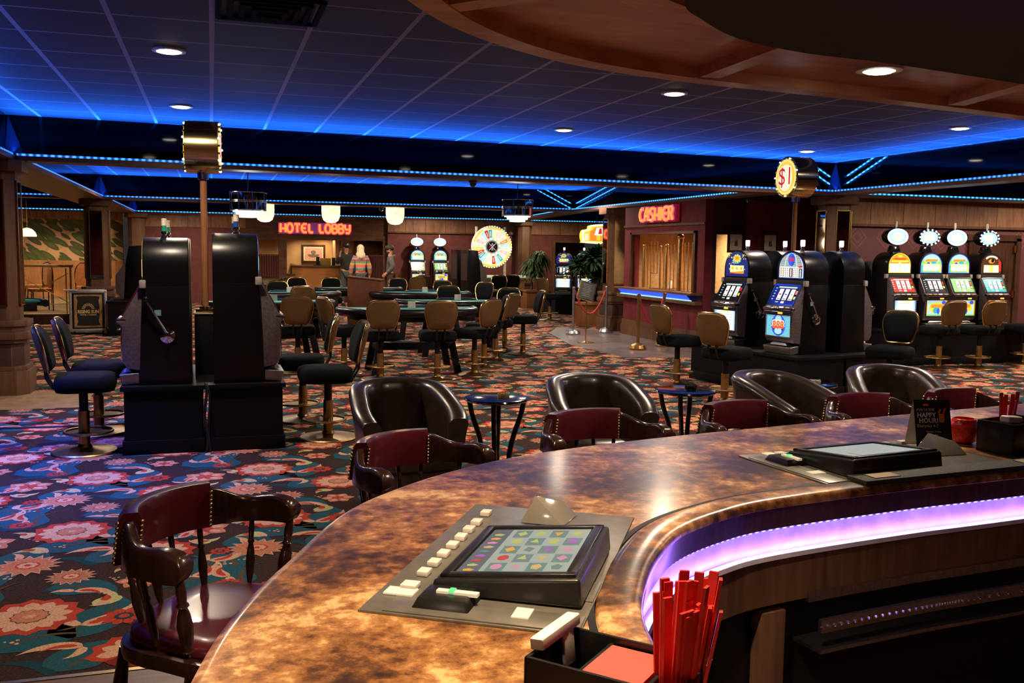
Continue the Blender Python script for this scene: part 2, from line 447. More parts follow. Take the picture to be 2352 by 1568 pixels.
beam('trim_4', (XL-.3, 1), (XL-.3, 11.3), .6, (-1, 1), 'black mirrored ceiling beam along the left side', 12)
beam('trim_5', (XL-.3, 11.65), (XL-.3, Y2-.02), .6, (-1,), 'black mirrored ceiling beam behind the near left column', 12)
beam('trim_6', (XL-.3, Y2+.25), (XL-.3, Y3), .6, (-1,), 'black mirrored ceiling beam before the dining area', 8)
beam('trim_7', (XR+BW/2, 2), (XR+BW/2, Y1R-.05), BW, (1,), 'black mirrored ceiling beam along the right side', 26)
beam('trim_8', (XR2+BW/2, 12.4), (XR2+BW/2, Y2-.05), BW, (1,), 'black mirrored ceiling beam above the cashier', 12, mat=LED2)
beam('trim_9', (XR2+.1, Y2+.3), (9.0, Y3), .3, (1,), 'black mirrored ceiling beam towards the big wheel', 0, mat=LED2)
beam('trim_10', (XR+.35, 12.62), (15, 12.62), .2, (-1,), 'black mirrored fascia above the right wall slots', 16, mat=LED2)
# diagonal LED stripes on the corner panels
def diag(p, n, s, label):
    mb = MB()
    for k in (0, .11):
        a = Vector(p[0])+Vector(n)*.012+Vector((0, 0, k)); b_ = Vector(p[1])+Vector(n)*.012+Vector((0, 0, k))
        mb.tube([a, b_], .011, 6)
    return tag(mb.build('led_stripe', LED2), label, 'LED strip', 'diagonal blue LED strips in the ceiling corners')
diag(((XR-.75, y1(XR-.75)-.012, 2.98), (XR-.12, y1(XR-.12)-.012, 2.66)), (0, -1, 0), 1, 'slanted pair of blue LED strips left of the right column corner')
diag(((XR-.008, Y1R-1.15, 2.98), (XR-.008, Y1R-.3, 2.66)), (-1, 0, 0), 1, 'slanted pair of blue LED strips right of the right column corner')
diag(((XR2-.9, Y2-.008, 2.96), (XR2-.1, Y2-.008, 2.58)), (0, -1, 0), 1, 'slanted pair of blue LED strips before the arcade sign')
diag(((XR2-.008, Y2-2.6, 2.96), (XR2-.008, Y2-.15, 2.58)), (-1, 0, 0), 1, 'slanted pair of blue LED strips left of the cashier beam')
# corner fins above the columns
for nm, x, y, sx in (('a', XL, 11.4, 1), ('b', XL, Y2, 1), ('c', XR, Y1R, -1), ('d', XL, Y3, 1)):
    mb = MB(); mb.add([(x, y-.16, ZS+.05), (x+sx*.16, y, ZS+.05), (x, y, ZS+.05), (x+sx*.01, y-.01, ZC)], [(0, 1, 3), (0, 2, 1), (1, 2, 3), (0, 3, 2)])
    struct(mb.build('trim_corner', M('blue_mirror', (.012, .018, .05), .35, .3)), 'triangular corner fin above a column')

# walls
WPAN = wood('wall_panel_wood', (.36, .19, .105), (.20, .095, .055), .4, axis=2, grain=7, plank=.62)
WALLP = M('mauve_wall', (.15, .048, .040), .6, var=.12, scale=7, spec=.15)
WALLR = M('burgundy_wall', (.15, .024, .032), .6, var=.15, scale=6, spec=.15)
def wall(name, parts, label=None):
    mb = MB(); ms = []
    for (x0, y0, z0, x1, y1, z1, m) in parts:
        if m not in ms: ms.append(m)
        mb.box(((x0+x1)/2, (y0+y1)/2, (z0+z1)/2), (abs(x1-x0), abs(y1-y0), abs(z1-z0)), ms.index(m))
    return struct(mb.build(name, ms), label)
LW = wood('lobby_panel', (.15, .07, .035), (.07, .03, .016), .4, axis=0, grain=9)
YB = 28.5
# lobby front: openings 1.18-1.87, 2.1-3.7, 3.89-4.93 (head 1.84)
wall('wall_lobby', [(-2.1, YB, 0, .95, YB+.15, 2.15, WALLP), (-2.1, YB-.02, 2.15, .95, YB+.15, 2.55, WPAN),
    (.95, YB, 1.84, 5.05, YB+.15, 2.55, LW), (.95, YB, 0, 1.18, YB+.15, 1.84, LW), (1.87, YB, 0, 2.1, YB+.15, 1.84, LW),
    (3.7, YB, 0, 3.89, YB+.15, 1.84, LW), (4.93, YB, 0, 5.05, YB+.15, 1.84, LW), (.95, YB-.03, 2.47, 5.05, YB, 2.53, BROWN),
    (1.18, YB+.03, 0, 1.87, YB+.12, 1.36, LW), (3.95, YB+.03, 0, 4.93, YB+.12, 0.4, LW)], 'dark panelled front of the hotel lobby')
wall('wall_back', [(5.05, YB-.1, 0, 9.1, YB+.15, 2.12, WALLP), (5.05, YB-.14, 2.12, 9.1, YB+.15, 2.55, WPAN), (5.05, YB-.16, 2.09, 9.1, YB-.1, 2.13, BROWN),
    (9.1, YB-.1, 0, 10.4, YB+.15, 2.12, WALLP), (9.1, YB-.14, 2.12, 15, YB+.15, 2.55, WPAN), (10.4, YB-.1, 1.88, 12.2, YB+.15, 2.12, WALLP), (12.2, YB-.1, 0, 15, YB+.15, 2.12, WALLP),
    (10.3, YB-.13, 0, 10.4, YB+.15, 1.95, BROWN), (12.2, YB-.13, 0, 12.3, YB+.15, 1.95, BROWN), (10.4, YB-.13, 1.88, 12.2, YB+.15, 1.95, BROWN)], 'mauve back wall with a wood band, behind the big wheel')
wall('wall_alcove', [(10.3, YB+2.4, 0, 12.4, YB+2.5, 2.0, WALLP)], 'wall inside the far arcade doorway')
CREAM = M('lobby_cream_wall', (.62, .40, .22), .7, var=.06, scale=3)
wall('wall_lobby_inner', [(-.5, YB+2.6, 0, 6.2, YB+2.7, 2.5, CREAM), (-.5, YB+.2, 2.2, 6.2, YB+2.7, 2.25, CREAM), (-.55, YB+.15, 0, -.5, YB+2.7, 2.5, CREAM), (6.2, YB+.15, 0, 6.25, YB+2.7, 2.5, CREAM),
    (3.72, YB+1.7, 0, 3.82, YB+2.7, 2.5, CREAM)], 'cream wall inside the hotel lobby')
# cashier booth
CZ = 2.5
wall('wall_cashier', [(7.8, 14.1, 0, 7.95, 17.3, .9, WALLR), (7.8, 14.1, .9, 7.95, 14.40, CZ, WALLR), (7.8, 16.93, .9, 7.95, 17.3, CZ, WALLR), (7.8, 14.40, 1.95, 7.95, 16.93, CZ, WALLR),
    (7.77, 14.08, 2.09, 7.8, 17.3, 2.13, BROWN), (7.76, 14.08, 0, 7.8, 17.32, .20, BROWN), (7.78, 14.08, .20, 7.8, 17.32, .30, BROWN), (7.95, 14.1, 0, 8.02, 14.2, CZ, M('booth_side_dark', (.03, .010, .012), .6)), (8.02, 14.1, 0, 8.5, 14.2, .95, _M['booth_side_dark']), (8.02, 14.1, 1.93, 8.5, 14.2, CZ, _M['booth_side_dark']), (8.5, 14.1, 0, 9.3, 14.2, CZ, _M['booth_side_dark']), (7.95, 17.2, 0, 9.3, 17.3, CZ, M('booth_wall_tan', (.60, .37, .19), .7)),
    (9.25, 14.2, 0, 9.35, 17.3, CZ, _M['booth_wall_tan']), (7.95, 14.2, 2.4, 9.3, 17.3, 2.45, _M['booth_wall_tan'])], 'burgundy cashier booth with a wide window opening')
mb = MB()
for (a, b_) in (((14.36, 1.95), (16.97, 1.99)), ((14.36, .93), (14.42, 1.99)), ((16.91, .93), (16.97, 1.99))):
    mb.box((7.785, (a[0]+b_[0])/2, (a[1]+b_[1])/2), (.05, abs(b_[0]-a[0]), abs(b_[1]-a[1])))
struct(mb.build('window_1', DARKW), 'dark frame round the cashier window')
# recess right of the cashier: burgundy rear wall with a lit opening
wall('wall_recess', [(8.55, 14.0, 0, 9.9, 14.1, 2.5, WALLR)], 'burgundy wall between the cashier and the right column')
# right wall with stencilled border
def border_wall():
    m, nt, b = nodes('stencilled_burgundy_wall'); L = nt.links
    tc = N(nt, 'ShaderNodeTexCoord'); sp = N(nt, 'ShaderNodeSeparateXYZ'); L.new(tc.outputs['Object'], sp.inputs[0])
    px = N(nt, 'ShaderNodeMath', operation='PINGPONG', i_1=.27); L.new(sp.outputs[0], px.inputs[0])
    z = N(nt, 'ShaderNodeMath', operation='SUBTRACT', i_1=1.90); L.new(sp.outputs[2], z.inputs[0])
    az = N(nt, 'ShaderNodeMath', operation='ABSOLUTE'); L.new(z.outputs[0], az.inputs[0])
    s = N(nt, 'ShaderNodeMath', operation='ADD'); L.new(px.outputs[0], s.inputs[0]); L.new(az.outputs[0], s.inputs[1])
    rp = N(nt, 'ShaderNodeValToRGB'); rp.color_ramp.interpolation = 'CONSTANT'
    e = rp.color_ramp.elements; e[0].position = 0; e[0].color = (.11, .03, .035, 1); e[1].position = .06; e[1].color = (.17, .05, .055, 1)
    for p, c in ((.11, (.11, .03, .035, 1)), (.155, (.20, .06, .06, 1)), (.18, (.12, .032, .04, 1))):
        q = e.new(p); q.color = c
    L.new(s.outputs[0], rp.inputs[0]); L.new(rp.outputs[0], b.inputs['Base Color']); b.inputs['Roughness'].default_value = .6
    return m
wall('wall_right', [(9.3, 12.7, 0, 15, 12.85, 2.10, border_wall()), (9.3, 12.66, 2.10, 15, 12.85, 2.52, WPAN), (9.3, 12.64, 2.07, 15, 12.7, 2.11, BROWN)], 'burgundy right wall with a stencilled border')
mb = MB(); mb.box((12.35, 12.68, .95), (.95, .05, 1.9), 0); mb.box((12.86, 12.66, .95), (.1, .09, 1.95), 0); mb.box((12.35, 12.66, 1.93), (1.1, .09, .1), 0)
d1 = struct(mb.build('door_1', DARKW), 'dark wooden door right of the wall slots')
for z in (.25, 1.0, 1.75):
    mb = MB(); mb.box((12.80, 12.63, z), (.05, .03, .12)); mb.build('hinge', BRASS, d1)
# dining area behind: palm leaf wallpaper
def palm_paper():
    m, nt, b = nodes('palm_leaf_wallpaper'); L = nt.links
    tc = N(nt, 'ShaderNodeTexCoord'); mp = N(nt, 'ShaderNodeMapping'); L.new(tc.outputs['Object'], mp.inputs[0])
    mp.inputs['Rotation'].default_value = (0, radians(-34), 0)
    mp2 = N(nt, 'ShaderNodeMapping'); mp2.inputs['Scale'].default_value = (1.55, 0, 4.6); L.new(mp.outputs[0], mp2.inputs[0])
    v = N(nt, 'ShaderNodeTexVoronoi', i_Scale=1.6, i_Randomness=.8); L.new(mp2.outputs[0], v.inputs[0])
    rp = N(nt, 'ShaderNodeValToRGB'); rp.color_ramp.interpolation = 'LINEAR'
    e = rp.color_ramp.elements; e[0].position = .0; e[0].color = (.14, .16, .03, 1); e[1].position = .60; e[1].color = (.05, .075, .018, 1)
    q = e.new(.66); q.color = (.48, .27, .13, 1); q = e.new(1.0); q.color = (.60, .36, .19, 1)
    L.new(v.outputs['Distance'], rp.inputs[0])
    m2 = N(nt, 'ShaderNodeMapping'); L.new(tc.outputs['Object'], m2.inputs[0]); m2.inputs['Rotation'].default_value = (0, radians(55), 0); m3 = N(nt, 'ShaderNodeMapping'); m3.inputs['Scale'].default_value = (1.8, 0, 5.5); L.new(m2.outputs[0], m3.inputs[0])
    v2 = N(nt, 'ShaderNodeTexVoronoi', i_Scale=1.3); L.new(m3.outputs[0], v2.inputs[0])
    r2 = N(nt, 'ShaderNodeValToRGB'); e = r2.color_ramp.elements; e[0].position = .0; e[0].color = (.30, .27, .06, 1); e[1].position = .48; e[1].color = (.60, .36, .19, 1)
    L.new(v2.outputs['Distance'], r2.inputs[0])
    st = N(nt, 'ShaderNodeMath', operation='LESS_THAN', i_1=.65); L.new(v.outputs['Distance'], st.inputs[0])
    mx = N(nt, 'ShaderNodeMix', data_type='RGBA'); L.new(st.outputs[0], mx.inputs[0]); L.new(r2.outputs[0], mx.inputs[6]); L.new(rp.outputs[0], mx.inputs[7])
    L.new(mx.outputs[2], b.inputs['Base Color']); b.inputs['Roughness'].default_value = .7
    return m
OAK = wood('golden_oak', (.46, .22, .08), (.28, .12, .045), .45, axis=2)
wall('wall_dining', [(-9, 28.6, 1.18, -2.35, 28.75, 2.32, palm_paper()), (-9, 28.55, 2.30, -2.35, 28.75, 2.52, WPAN), (-9, 28.57, 0, -2.35, 28.75, 1.18, OAK)], 'palm leaf wallpaper wall of the dining area')
wall('floor_dining', [(-9, 21.2, 0, -2.5, 28.6, .18, M('dining_carpet', (.16, .10, .04), .9)), (-9, 21.12, 0, -2.45, 21.2, .20, DARKW)], 'raised floor of the dining area')
wall('wall_outer', [(-9.6, -3, 0, -9.5, 29, 3, WALLR), (15, -3, 0, 15.1, 31, 3, WALLR), (-9.6, -3.1, 0, 15.1, -3, 3, WALLR)], 'outer walls of the gaming hall')

# columns
COLW = wood('column_wood', (.155, .078, .044), (.095, .048, .028), .5)
COLD = M('column_maroon_panel', (.055, .022, .022), .55)
MIR = M('mirror_glass', (.62, .60, .58), .03, 1, var=.02)
def column(x, y, label, wd=.52, mirror=True, h=ZS):
    mb = MB()
    def oc(w_, c=.11): 
        a = w_/2; return [(-a+c, -a), (a-c, -a), (a, -a+c), (a, a-c), (a-c, a), (-a+c, a), (-a, a-c), (-a, -a+c)]
    for w_, z0, z1, mi in ((wd+.10, 0, .26, 0), (wd+.05, .26, .31, 0), (wd, .31, .56, 1), (wd+.06, .56, .60, 0), (wd+.10, .60, .68, 0), (wd+.04, .68, .74, 0), (wd+.08, .74, .80, 0), (wd-.08, .80, h-.10, 0), (wd+.08, h-.12, h, 0)):
        mb.prism(oc(w_), z0, z1, mi)
    o = mb.build('column', [COLW, COLD], bev=.006); o.location = (x, y, 0); struct(o, label)
    if mirror:
        for k in range(4):
            m2 = MB(); m2.T = Matrix.Rotation(k*pi/2, 4, 'Z')
            q = -(wd-.08)/2
            m2.box((0, q-.003, 1.62), (.22, .012, 1.30))
            pm = m2.build('mirror_inset', MIR, o)
            m3 = MB(); m3.T = m2.T
            for dx in (-.117, .117): m3.box((dx, q-.006, 1.62), (.014, .02, 1.33))
            for dz in (.957, 2.283): m3.box((0, q-.006, dz), (.248, .02, .014))
            m3.build('brass_frame', BRASS, pm)
    return o
column(-2.20, 11.45, 'brown column with mirror insets at the left edge')
column(-2.15, 20.5, 'brown column with mirror insets behind the logo cart')
column(-1.95, 28.2, 'brown column at the left end of the lobby wall', mirror=False)
column(9.14, 12.52, 'brown column with mirror insets between the slot islands')
column(7.95, 18.1, 'brown column with mirror insets left of the cashier')
column(9.26, 28.15, 'brown column right of the big wheel', mirror=False)

# downlights
LAMP = E('lamp_lens', (1.0, .88, .68), 26)
TRIMW = M('lamp_trim', (.55, .50, .42), .4)
def downlight(x, y, z, label, power=200, r=.085, col=(1, .80, .60), size=162):
    t = thing('ceiling_light', label, 'ceiling light', (x, y, z), 0, 'recessed ceiling lights')
    mb = MB(); mb.lathe([(r+.03, 0), (r+.028, -.012), (r, -.014), (r, -.002)], 28); mb.build('trim_ring', TRIMW, t)
    mb = MB(); mb.lathe([(r, -.012), (r*.8, -.019), (r*.4, -.023), (0, -.024)], 28); mb.build('lens', LAMP, t)
    if power:
        l = bpy.data.lights.new('downlight', 'SPOT'); l.energy = power; l.color = col; l.spot_size = radians(size); l.spot_blend = .7; l.shadow_soft_size = .07
        o = bpy.data.objects.new('downlight', l); COL.objects.link(o); o.location = (x, y, z-.08)
    return t
for (x, y, lb) in ((-.26, 7.2, 'round ceiling light nearest the camera above the left slot island'), (-.26, 9.98, 'round ceiling light just above the drum sign of the left slot island'),
                   (3.8, 7.48, 'round ceiling light beside the wooden bar canopy edge'), (3.8, 10.16, 'round ceiling light over the front gaming table'),
                   (7.52, 10.94, 'round ceiling light just above the one dollar drum sign'), (7.6, 8.33, 'round ceiling light at the right below the canopy'),
                   (7.3, 18.4, 'round ceiling light before the cashier beam')):
    downlight(x, y, ZC, lb)
for (x, y) in ((1.9, 14.8), (4.6, 17.5), (-.3, 14.6), (3.4, 23.5), (0.2, 24), (6.6, 24.2), (12.2, 9.5), (12.2, 6), (-5, 25), (7.6, 5.6), (10.6, 10.7), (13.4, 11.2), (5.6, 15.6), (-1.0, 18.4), (-.8, 26.4), (6.2, 26.8), (9.4, 26.5)):  # ceiling spots without fixtures, several added as fill for walls and columns
    l = bpy.data.lights.new('downlight', 'SPOT'); l.energy = 200; l.color = (1, .80, .60); l.spot_size = radians(165); l.spot_blend = .5; l.shadow_soft_size = .07
    o = bpy.data.objects.new('downlight', l); COL.objects.link(o); o.location = (x, y, ZC-.05)
for (x, y, tx, ty, e, c) in ((-1.95, 7.4, .30, -.15, 800, (.05, .11, 1.0)), (-1.95, 8.6, .35, .15, 560, (.12, .12, 1.0)), (-1.95, 6.2, .30, -.1, 120, (.06, .11, 1.0))):
    l = bpy.data.lights.new('stage_light', 'SPOT'); l.energy = e; l.color = c; l.spot_size = radians(70); l.spot_blend = .9; l.shadow_soft_size = .05
    o = bpy.data.objects.new('stage_light', l); COL.objects.link(o); o.location = (x, y, 2.45); o.rotation_euler = Vector((tx, ty, -1)).to_track_quat('-Z', 'Y').to_euler()
for (x, y, e) in ((-.5, 4.3, 110), (3.8, 4.9, 70)):
    l = bpy.data.lights.new('downlight', 'SPOT'); l.energy = e; l.color = (1, .80, .60); l.spot_size = radians(110); l.spot_blend = .8; l.shadow_soft_size = .07
    o = bpy.data.objects.new('downlight', l); COL.objects.link(o); o.location = (x, y, ZC-.05)
for (x, y, e) in ((-2.5, -1.4, 170), (1.5, -1.6, 120), (5.5, -1.4, 170)):  # unseen spots added behind the camera so column mirrors reflect a lit wall
    l = bpy.data.lights.new('mirror_fill_light', 'SPOT'); l.energy = e; l.color = (1, .72, .46); l.spot_size = radians(150); l.spot_blend = .6; l.shadow_soft_size = .07
    o = bpy.data.objects.new('mirror_fill_light', l); COL.objects.link(o); o.location = (x, y, ZC-.05)
# air vent
t = thing('air_vent', 'black square air vent in the ceiling at the top', 'vent', (.34, 5.75, ZC))
mb = MB()
for k in range(4):
    a = .28-.065*k
    for (cx, cy, dx, dy) in ((0, -a, 2*a, .03), (0, a, 2*a, .03), (-a, 0, .03, 2*a), (a, 0, .03, 2*a)): mb.box((cx, cy, -.012-.006*k), (dx, dy, .018))
mb.build('louvre', M('vent_black', (.003, .003, .003), .8, spec=.05), t)
# ------------------------------------------------------------------ the bar
def face(dx, dy): return atan2(dx, -dy)
def copper():
    m, nt, b = nodes('hammered_copper_top'); L = nt.links
    tc = N(nt, 'ShaderNodeTexCoord')
    n1 = N(nt, 'ShaderNodeTexNoise', i_Scale=3.2, i_Detail=8, i_Roughness=.62, i_Distortion=.5); L.new(tc.outputs['Object'], n1.inputs[0])
    n2 = N(nt, 'ShaderNodeTexNoise', i_Scale=24, i_Detail=6, i_Roughness=.7); L.new(tc.outputs['Object'], n2.inputs[0])
    mu = N(nt, 'ShaderNodeMath', operation='MULTIPLY_ADD', i_1=.7, i_2=-.35); L.new(n2.outputs[0], mu.inputs[0])
    ad = N(nt, 'ShaderNodeMath', operation='ADD'); L.new(n1.outputs[0], ad.inputs[0]); L.new(mu.outputs[0], ad.inputs[1])
    rp = N(nt, 'ShaderNodeValToRGB'); e = rp.color_ramp.elements
    e[0].position = .36; e[0].color = (.040, .016, .008, 1); e[1].position = .68; e[1].color = (.80, .50, .22, 1)
    for p, c in ((.45, (.12, .048, .016, 1)), (.53, (.30, .125, .038, 1)), (.60, (.46, .22, .075, 1))):
        q = e.new(p); q.color = c
    L.new(ad.outputs[0], rp.inputs[0]); L.new(rp.outputs[0], b.inputs['Base Color'])
    b.inputs['Roughness'].default_value = .36; b.inputs['Coat Weight'].default_value = .55; b.inputs['Coat Roughness'].default_value = .16
    b.inputs['Metallic'].default_value = .15
    return m
COP = copper()
O = crom([(-.13, .70), (-.095, 1.1), (-.043, 1.387), (.014, 1.606), (.125, 1.875), (.343, 2.292), (.737, 2.629), (1.232, 2.814), (1.982, 2.955), (2.647, 3.058), (3.6, 3.2), (4.8, 3.38)], 7)
I = crom([(.60, .70), (.622, 1.05), (.650, 1.26), (.695, 1.43), (.775, 1.585), (.867, 1.722), (.989, 1.856), (1.155, 1.955), (1.351, 2.02), (1.817, 2.084), (2.3, 2.125), (4.6, 2.34)], 7)
BZ = 1.0
bar = thing('bar_counter', 'long curved bar counter with a mottled copper top in the foreground', 'bar counter', (O[0].x, O[0].y, 0))
bar.location = (0, 0, 0)
I1 = offs(I, .092)
mb = MB(); rings = []
for o, p in zip(O, I1):
    d = (p-o).normalized(); w_ = (p-o).length
    rings.append([(o.x+d.x*a, o.y+d.y*a, BZ+z) for a, z in ((.03, -.06), (.004, -.045), (0, -.02), (.006, -.004), (.018, 0), (.024, 0), (.05, 0), (w_*.5, 0), (w_-.01, 0), (w_, 0), (w_, -.06))])
mb.loft(rings); mb.build('countertop', COP, bar, smooth=40)
def sweep(path, prof, name, mat, par, bev=0):
    """prof: (offset left, z) around a section"""
    k = len(prof); ps = [offs(path, a) for a, z in prof]
    mb = MB(); mb.loft([[(ps[q][i].x, ps[q][i].y, prof[q][1]) for q in range(k)] for i in range(len(path))])
    return mb.build(name, mat, par, bev=bev, smooth=45)
sweep(I, [(.004, BZ-.018), (-.003, BZ-.014), (-.002, BZ-.002), (.006, BZ+.006), (.016, BZ+.008), (.060, BZ+.008), (.074, BZ+.006), (.080, BZ+.001), (.083, BZ-.03)], 'raised_rail', COP, bar)
sweep(I, [(.082, BZ-.05), (.082, BZ+.0015), (.0955, BZ+.0015), (.0955, BZ-.05)], 'rail_groove', BLACK, bar)
sweep(I, [(.006, BZ-.07), (.002, BZ-.017), (.08, BZ-.017), (.08, BZ-.07)], 'rail_apron', DARKW, bar)
WHITEV = E('violet_lit_diffuser', (.42, .30, 1.0), 2.2)
pur = E('purple_lip_glow', (.36, .16, 1.0), 34)
PLAST = M('pale_lip_board', (.6, .56, .62), .4)
sweep(I, [(.026, BZ-.142), (.030, BZ-.07), (.05, BZ-.07), (.05, BZ-.142)], 'glow_board', M('white_back_board', (.8, .78, .82), .35), bar)
sweep(I, [(.0035, BZ-.1375), (.0035, BZ-.134), (.013, BZ-.134), (.013, BZ-.1375)], 'lip_glow_strip', pur, bar)  # glowing strip added so the board looks brightest at its lip
sweep(I, [(.010, BZ-.0745), (.010, BZ-.0705), (.029, BZ-.0705), (.029, BZ-.0745)], 'led_dots', led_mat('violet_led_dots', (.30, .22, 1.0), 5, .028), bar)
sweep(I, [(.000, BZ-.150), (.002, BZ-.138), (.05, BZ-.138), (.05, BZ-.150)], 'lit_lip', PLAST, bar)
sweep(I, [(.008, BZ-.27), (.008, BZ-.150), (.05, BZ-.150), (.05, BZ-.27)], 'frame_rail', BROWN, bar)
sweep(I, [(.055, .02), (.055, BZ-.29), (.09, BZ-.29), (.09, .02)], 'under_bar_panel', BLACK, bar)
sweep(offs(O, -.16), [(0, .0), (0, BZ-.06), (-.05, BZ-.06), (-.05, .0)], 'customer_side_panel', DARKW, bar)
def on_path(path, X):
    for i in range(len(path)-1):
        if (path[i].x-X)*(path[i+1].x-X) <= 0 and path[i].y > 1.8:
            t = (X-path[i].x)/(path[i+1].x-path[i].x+1e-9); p = path[i].lerp(path[i+1], t); d = (path[i+1]-path[i]).normalized(); return p, atan2(d.y, d.x)
for X in (1.36, 2.9):
    p, a = on_path(I, X); mb = MB(); mb.T = Matrix.Translation(p) @ Matrix.Rotation(a, 4, 'Z')
    mb.box((0, .03, .36), (.075, .045, .70)); mb.build('frame_post', BROWN, bar, bev=.003)
# stainless speed rack
sr = thing('speed_rack', 'stainless bottle rack with riveted lip under the bar on the right', 'rack', (1.45, 2.05, .0))
P0, a0 = on_path(I, 1.46); P1, a1 = on_path(I, 2.36)
def rack(z0, z1, dy, nm, mat, par, thick=.012):
    q = [Vector((p.x, p.y, 0)) for p in I if 1.43 < p.x < 2.45 and p.y > 1.9]
    pr_ = [(dy, z0), (dy, z1), (dy+thick, z1), (dy+thick, z0)]
    ps = [offs(q, a) for a, z in pr_]
    mb = MB(); mb.loft([[(ps[k][i].x-sr.location.x, ps[k][i].y-sr.location.y, pr_[k][1]) for k in range(4)] for i in range(len(q))])
    if nm == 'front_lip':
        r0 = offs(q, dy-.002)
        for i in range(len(q)-1):
            for k in range(3):
                p = r0[i].lerp(r0[i+1], k/3); mb.ball((p.x-sr.location.x, p.y-sr.location.y, (z0+z1)/2), .0055, 6, 1, 4)
    return mb.build(nm, [mat, CHROME], par), q
lip, q = rack(.655, .69, -.05, 'front_lip', STEEL, sr)
rack(.72, .745, .0, 'back_rail', STEEL, sr); rack(.60, .61, -.05, 'tray', STEEL, sr, .1)
# bar top video game terminals
ACRY = M('smoked_acrylic', (.42, .38, .33), .10, trans=.45, coat=.6, var=.05)
PLATE = M('brushed_pewter_plate', (.21, .195, .165), .32, .5, var=.12, scale=30)
IVORY = E('ivory_label', (1, .86, .62), .28, base=(.8, .7, .5))
BTN = M('white_button', (.72, .64, .58), .35)
DARKP = M('black_plastic', (.014, .013, .013), .28, spec=.5)
def terminal(loc, rz, label, game):
    t = thing('bar_game_terminal', label, 'game terminal', loc, rz, 'video game terminals set in the bar top')
    mb = MB(); mb.box((0, 0, .002), (.71, .385, .005)); mb.box((-.315, -.02, .0055), (.07, .34, .003)); mb.box((-.16, -.115, .0055), (.10, .15, .002))
    mb.build('base_plate', PLATE, t, bev=.002)
    mon = MB(); lx, ly = .345, .275; cx, cy = -.080, -.040
    hF, hB = .032, .058      # customer side low, bartender side high
    def zz(v): return hF+(hB-hF)*(.5-v/ly)
    mon.add([(cx+sx*lx/2, cy+sy*ly/2, .006) for sx, sy in ((-1,-1),(1,-1),(1,1),(-1,1))]+[(cx+sx*lx/2*.97, cy+sy*ly/2*.97, zz(sy*ly/2)) for sx, sy in ((-1,-1),(1,-1),(1,1),(-1,1))],
            [(0,3,2,1),(4,5,6,7),(0,1,5,4),(1,2,6,5),(2,3,7,6),(3,0,4,7)])
    mo = mon.build('monitor', DARKP, t, bev=.008, seg=3)
    fr = MB()
    for (u0, v0, u1, v1) in ((-.46, -.45, .46, -.385), (-.46, .385, .46, .45), (-.46, -.45, -.41, .45), (.41, -.45, .46, .45)):
        q4 = [(cx+lx*u0, cy+ly*v0), (cx+lx*u1, cy+ly*v0), (cx+lx*u1, cy+ly*v1), (cx+lx*u0, cy+ly*v1)]
        fr.add([(x, y, zz(y-cy)-.002) for x, y in q4]+[(x, y, zz(y-cy)+.006) for x, y in q4], [(0,3,2,1),(4,5,6,7),(0,1,5,4),(1,2,6,5),(2,3,7,6),(3,0,4,7)])
    fr.build('bezel', DARKP, mo, bev=.0025)
    # screen: grid of pictures
    s = MB(); ms = [E('terminal_screen_dim' if not game else 'terminal_screen', (.40, .48, .48) if not game else (.26, .32, .31), .55)]
    pal = [(.55, .30, .05), (.35, .40, .12), (.40, .06, .05), (.30, .10, .45), (.12, .20, .20), (.42, .34, .16), (.45, .22, .38), (.10, .12, .14)]
    ms += [E('screen_ink_%d' % i, c, .5) for i, c in enumerate(pal)]
    def P(u, v, h=.0015):      # u along x 0..1, v 0..1 from bartender side to customer side
        x = cx-lx*.40+lx*.80*u; y = cy-ly*.37+ly*.74*v
        return (x, y, zz(y-cy)+h)
    s.poly([P(0, 0), P(1, 0), P(1, 1), P(0, 1)], 0)
    if game:
        rnd = random.Random(5)
        for i in range(5):
            for j in range(4):
                u, v = .03+.19*i, .03+.185*j
                s.poly([P(u, v, .002), P(u+.17, v, .002), P(u+.17, v+.165, .002), P(u, v+.165, .002)], 5 if (i+j) % 2 else 0)
                c = rnd.randrange(1, 8)
                k = rnd.choice((3, 4, 5, 8))
                s.poly([P(u+.085+.06*cos(2*pi*a/k+j), v+.082+.055*sin(2*pi*a/k+j), .0026) for a in range(k)], c)
        s.poly([P(0, .80, .002), P(1, .80, .002), P(1, 1, .002), P(0, 1, .002)], 8)
        for i in range(9): s.poly([P(.05+.1*i+.03*cos(a), .9+.06*sin(a), .0026) for a in (0, 1.2, 2.4, 3.6, 4.8)], 1+i % 7)
    else:
        s.poly([P(.15, .12, .002), P(.2, .12, .002), P(.2, .35, .002), P(.15, .35, .002)], 6)
    s.build('screen', ms, mo, smooth=0)
    for k in range(9):
        mb = MB(); x = -.215+.058*k+(.02 if k > 7 else 0)-(.018 if k == 0 else 0); mb.box((x, .142, .010), (.030, .022 if k else .030, .010)); mb.build('button', BTN, t, bev=.002)
    mb = MB(); mb.box((-.285, .055, .014), (.085, .105, .020), top=.8); cr = mb.build('card_reader', DARKP, t, bev=.003)
    mb = MB(); mb.box((-.285, .035, .0255), (.014, .075, .006)); mb.build('card_slot_strip', IVORY, cr)
    mb = MB(); mb.box((-.285, .045, .0290), (.016, .010, .004)); mb.build('green_light', E('green_light', (.1, .9, .2), 1.2), cr)
    for (x, y, a, b_) in ((-.26, .150, .035, .055), (-.30, -.085, .045, .030)):
        mb = MB(); mb.box((x, y, .0075), (a, b_, .003)); mb.build('instruction_label', IVORY, t)
    mb = MB(); br = [(0.135, -.09), (.155, -.09), (.205, -.02), (.205, .07), (.135, .09)]
